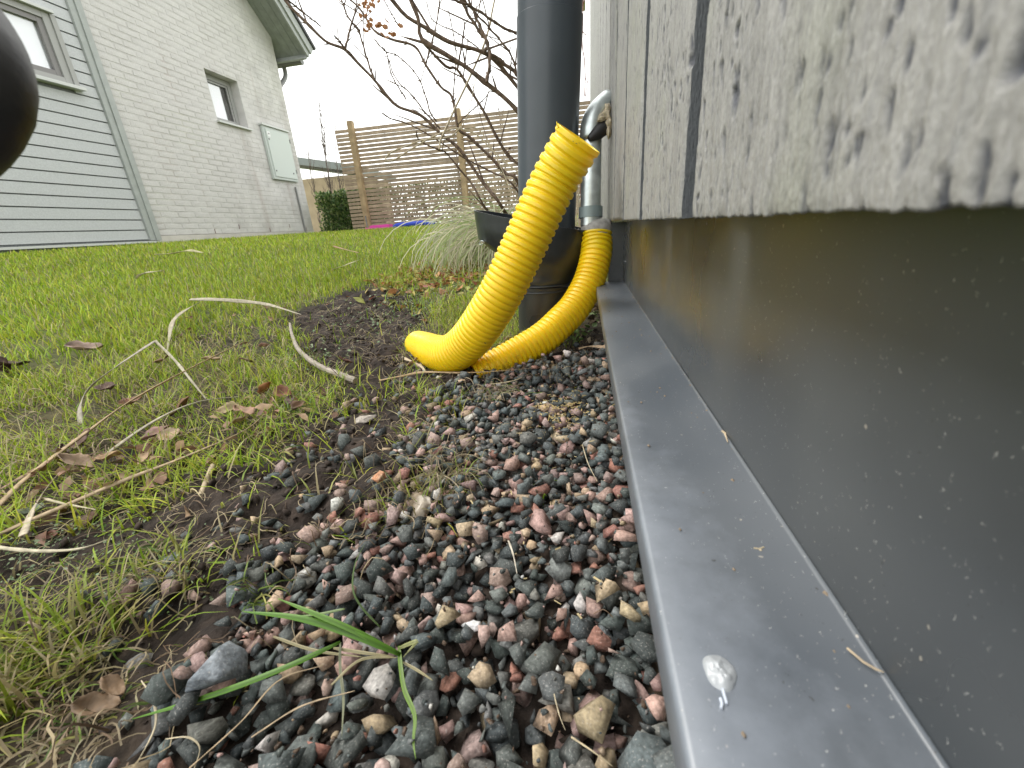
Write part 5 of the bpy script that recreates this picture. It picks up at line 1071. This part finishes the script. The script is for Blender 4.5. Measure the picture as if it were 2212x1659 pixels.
# ------------------------------------------------------------ bare shrub (hydrangea) behind the downpipe
c2 = lambda x, y: (603.5+x*.3472, y*.3472)
sb0 = G(1150, 560); shrub = tag(empty('bare_shrub', tuple(sb0)), 'bare hydrangea shrub with arching brown branches in front of the fence', 'shrub')
def branch(pl, t0, t1, r0, r1, m=M_bark, name='branch', root=None, buds=True):
    n = len(pl); pts_ = [P(*c2(x, y), t0+(t1-t0)*i/(n-1)) for i, (x, y) in enumerate(pl)]
    if root is not None: pts_ = [root]+pts_
    N_ = max(14, 9*n); p = spline(pts_, N_); t = np.linspace(0, 1, N_); rad = 1.22*(r0+(r1-r0)*t)*(1+.10*np.sin(t*61+len(pl))+.22*(np.sin(t*5*n) > .93))
    p = p+np.stack([np.sin(t*37+pl[0][0])*.0018, t*0, np.cos(t*31+pl[0][1])*.0018], 1)*(r0/.006)
    b = MB(); b.tube(p, rad, 8)
    if buds:
        for k_ in range(4, N_-1, 7):
            a = rnd.uniform(0, 6.3); d = np.array([cos(a), .3*sin(a), sin(a)])*.5+(p[k_+1]-p[k_-1])/np.linalg.norm(p[k_+1]-p[k_-1])
            for sg in (1, -1):
                d2 = np.array([cos(a)*sg, .2, abs(sin(a))*sg*.6])*.8+(p[k_+1]-p[k_-1])/np.linalg.norm(p[k_+1]-p[k_-1]); l = rnd.uniform(.008, .02) if rnd.random() < .72 else rnd.uniform(.04, .13)
                b.tube([p[k_], p[k_]+d2*l*.6, p[k_]+d2*l], [rad[k_]*.55, rad[k_]*.45, .0006], 5)
    return b.build(name, m, shrub, True)
rt = [np.array([sb0[0]+dx, sb0[1]+dy, sb0[2]-.02]) for dx, dy in ((0, 0), (.03, .02), (-.03, .03), (.05, -.03), (.01, .06))]
branch([(1400, 1310), (1270, 1140), (1130, 940), (1000, 830), (880, 715), (740, 665), (660, 590), (590, 500), (500, 400), (410, 305), (290, 260), (180, 160), (60, 30), (0, -60)], 1.5, 1.25, .0058, .0034, root=rt[0])
branch([(1500, 1170), (1400, 1075), (1300, 960), (1180, 850), (1110, 800), (1075, 600), (1010, 540), (910, 410), (840, 290), (700, 240), (590, 190), (500, 60), (420, -20)], 1.55, 1.4, .0062, .0026, root=rt[1])
branch([(1290, 1300), (1180, 1120), (1040, 960), (1000, 935), (870, 870), (850, 820)], 1.52, 1.35, .0048, .0018, root=rt[2])
branch([(1560, 800), (1500, 715), (1400, 610), (1290, 520), (1160, 415), (1040, 340), (890, 245), (870, 130), (815, 0), (800, -60)], 1.25, 1.1, .0068, .0046, root=P(1330, 860, 1.35))
branch([(1560, 640), (1500, 560), (1430, 470), (1340, 370), (1240, 320), (1060, 265), (900, 160), (790, 95), (700, 0), (660, -50)], 1.3, 1.15, .0062, .0042, root=P(1360, 900, 1.4))
branch([(1520, 1110), (1430, 980), (1340, 830), (1240, 640), (1110, 440), (1040, 420), (940, 310), (890, 250)], 1.4, 1.2, .0046, .0032, root=rt[3])
branch([(1500, 480), (1360, 365), (1275, 325), (1300, 275), (1200, 130), (1125, -20)], 1.25, 1.15, .0045, .0030)
branch([(1290, 515), (1310, 370), (1290, 265), (1200, 50), (1170, -30)], 1.18, 1.15, .0042, .0026)
branch([(1500, 1220), (1300, 1060), (1110, 960), (920, 830), (800, 770), (690, 740), (640, 705)], 1.5, 1.35, .0040, .0015, root=rt[4])
branch([(590, 500), (540, 350), (495, 200), (430, 110), (380, -20)], 1.36, 1.3, .0028, .0018)
branch([(410, 305), (440, 180), (475, 60), (485, -30)], 1.3, 1.28, .0026, .0016)
branch([(410, 305), (380, 265), (345, 225)], 1.3, 1.28, .003, .0016)
branch([(500, 190), (430, 110), (395, 30)], 1.3, 1.28, .002, .0012)
branch([(260, 165), (140, 70), (40, -10)], 1.27, 1.2, .0016, .0022)
branch([(980, 760), (940, 700), (900, 570), (850, 460), (740, 350), (660, 320), (590, 240)], 1.45, 1.36, .0022, .0012)
branch([(790, 620), (700, 470), (670, 340), (640, 290)], 1.42, 1.36, .0020, .0012)
branch([(1000, 800), (900, 690), (830, 600), (720, 480), (665, 320)], 1.44, 1.38, .0022, .0011)
branch([(905, 415), (940, 300), (975, 160), (1000, -20)], 1.38, 1.32, .0022, .0014)
branch([(1500, 215), (1390, 170), (1210, 50), (1060, -10)], 1.2, 1.1, .0030, .0024)
branch([(1105, 440), (1140, 250), (1155, 140)], 1.26, 1.22, .0024, .0016)
branch([(1480, 470), (1440, 340), (1330, 200), (1200, 60), (1130, -20)], 1.24, 1.14, .0024, .0020)
branch([(1100, 800), (1140, 740), (1250, 640), (1310, 570)], 1.42, 1.3, .0018, .0010)
branch([(1080, 640), (1090, 480), (1100, 350), (1080, 200), (1050, 60)], 1.4, 1.3, .0018, .0012)
branch([(740, 160), (700, 90), (650, 0)], 1.3, 1.25, .0016, .0010)
branch([(1240, 300), (1100, 200), (960, 130), (910, 0)], 1.2, 1.15, .0014, .0009)
branch([(1200, 520), (1260, 760), (1300, 900), (1290, 1000)], 1.4, 1.35, .0012, .0008, M_bark, 'branch', None, False)
# reddish wiry stems right of the downpipe, against the cladding
rm = mat('reddish_stem', (.22, .09, .06), .7)
def q9(*p): return [(1195.9+x*.1654, y*.1654) for x, y in p]
for k_, (pl, r_) in enumerate(((q9((380, -60), (385, 120), (378, 380), (372, 520), (380, 650), (400, 760), (412, 1000), (405, 1250)), .0022), (q9((350, -60), (372, 60), (385, 60), (420, -40)), .0018), (q9((345, 350), (400, 440), (430, 460)), .0018), (q9((440, 1070), (425, 1200), (410, 1300)), .0014), (q9((405, 1000), (450, 1075)), .0012))):
    b = MB(); b.tube(spline([P(x, y, 1.6) for x, y in pl], 24), r_, 6); b.build('red_twig', rm, shrub, True)
fl_ = MB()
for cx_, cy_, n_, sp in ((540, 130, 9, 38), (640, 150, 8, 30), (675, 215, 5, 22), (545, 30, 4, 30), (575, 25, 3, 20)):
    for k_ in range(n_*2):
        c = P(*c2(cx_+rnd.gauss(0, sp), cy_+rnd.gauss(0, sp*.8)), 1.34+rnd.uniform(-.02, .02)); R3 = np.array(Matrix.Rotation(rnd.uniform(0, 6.3), 3, 'Z')@Matrix.Rotation(rnd.uniform(0, 6.3), 3, 'X')); l = rnd.uniform(.010, .018)
        fl_.add([c+R3@np.array(p)*l for p in ((0, 0, 0), (.4, .45, .08), (1, .3, .2), (1.1, 0, .1), (1, -.3, .2), (.4, -.45, .08))], [(0, 1, 2, 3), (0, 3, 4, 5)])
o = fl_.build('dried_flower_head', mat('dried_petals', (.42, .21, .10), .6, trans=.3), shrub); o['label'] = 'brown papery dried flower head'
o = None
fl2 = MB()
for cx_, cy_ in ((1440, 930), (1360, 1050), (1480, 1080)):
    for k_ in range(10):
        c = P(*c2(cx_+rnd.gauss(0, 18), cy_+rnd.gauss(0, 22)), 1.3); R3 = np.array(Matrix.Rotation(rnd.uniform(0, 6.3), 3, 'Z')@Matrix.Rotation(rnd.uniform(0, 6.3), 3, 'X')); l = rnd.uniform(.006, .012)
        fl2.add([c+R3@np.array(p)*l for p in ((0, 0, 0), (.4, .35, .1), (1, 0, .1), (.4, -.35, .1))], [(0, 1, 2, 3)])
o = fl2.build('withered_leaves', mat('withered', (.12, .06, .04), .7), shrub); o['label'] = 'dark withered leaves'
# long pale grass stems hanging in front of the shrub
for pl, r_, t_d, lab in ((((1345, -40), (1330, 40), (1282, 250), (1185, 480), (1090, 680), (1012, 850), (1000, 880), (996, 930)), .0030, 1.25, 'long cream dry stem hanging straight down through the bare shrub'),
    (((1130, 790), (1060, 850), (900, 870), (800, 905), (700, 945), (660, 985), (665, 1003), (720, 992), (800, 940), (900, 880), (1000, 830), (1080, 800), (1140, 805), (1230, 840), (1330, 940), (1420, 1020), (1500, 1080)), .0022, 1.3, 'cream dry stem bent back on itself in a long loop before the fence'),
    (((1130, 800), (1180, 690), (1235, 430), (1300, 200), (1370, -30)), .0013, 1.27, 'thin cream stem running beside the long hanging one'),
    (((1150, 800), (1230, 800), (1310, 900), (1400, 1090), (1440, 1200)), .0018, 1.3, 'cream stem arching from the loop down to the grass clump')):
    b = MB(); b.tube(spline([P(*c2(x, y), t_d) for x, y in pl], 60), r_, 8); tag(b.build('dry_grass_stalk', M_cream, None, True), lab, 'dry stalk', 'pale dry stems in the shrub')
# beige canes behind the steel pipe
cn = tag(empty('cane_bundle', tuple(G(1245, 560))), 'beige and reddish dry canes standing between downpipe and steel pipe', 'canes')
for k_ in range(12):
    x0_ = rnd.uniform(1232, 1262); b = MB(); b.tube([P(x0_, 560, 1.5), P(x0_+rnd.uniform(-4, 4), 480, 1.5), P(x0_+rnd.uniform(-12, 14), 330+rnd.uniform(0, 60), 1.5)], [.003, .0026, .001], 6); b.build('cane', [M_cream, rm, M_stick][k_ % 3], cn, True)
# far dark eave and white bracket right of the downpipe
fe2 = tag(empty('far_pergola', tuple(P(1256, 60, 5.2))), 'dark brown timber overhang with white bracket seen right of the downpipe', 'pergola')
b = MB(); p0, p1 = P(1240, -60, 5.2), P(1264, 78, 5.2); b.box((p0[0], 5.0, p1[2]), (p1[0], 5.6, p0[2]+.3)); b.build('beam', mat('dark_brown_timber', (.06, .028, .015), .8), fe2)
p0, p1 = P(1240, 82, 5.2), P(1264, 120, 5.2); b = MB(); b.box((p0[0], 5.0, p1[2]), (p1[0], 5.2, p0[2])); b.build('bracket', M_sill, fe2)
b = MB(); p0, p1 = P(1238, 20, 5.1), P(1264, 26, 5.1); b.box((p0[0], 4.9, p1[2]), (p1[0], 4.95, p0[2])); b.build('batten', M_tan, fe2)
# perforated white strip in the gap beside the collector
pw = MB(); a_, b_ = P(1249, 535, 1.15), P(1262, 592, 1.15); pw.box((a_[0], a_[1], b_[2]), (b_[0], a_[1]+.01, a_[2])); t = pw.build('perforated_strip', M_white, None); tag(t, 'white perforated strip behind the black leaf collector', 'strip')
for k_ in range(5):
    hp = P(1253.5, 541+k_*11, 1.145); b = MB(); b.tube([hp, hp+np.array([0, .0015, 0])], .0022, 8); b.build('hole', M_rub, t, True)
# out-of-focus black rubber thing close to the lens
lp = tag(empty('black_strap', tuple(P(-40, 190, .09))), 'out of focus black rounded rubber strap hanging close at the upper left edge', 'strap')
b = MB(); cpts = [P(-330, -160, .13), P(-190, -60, .115), P(-85, 60, .105), P(-50, 178, .10), P(-92, 275, .10), P(-190, 370, .11), P(-330, 480, .13)]
b.tube(spline(cpts, 40), .0100, 28); b.build('band', M_rub, lp, True)
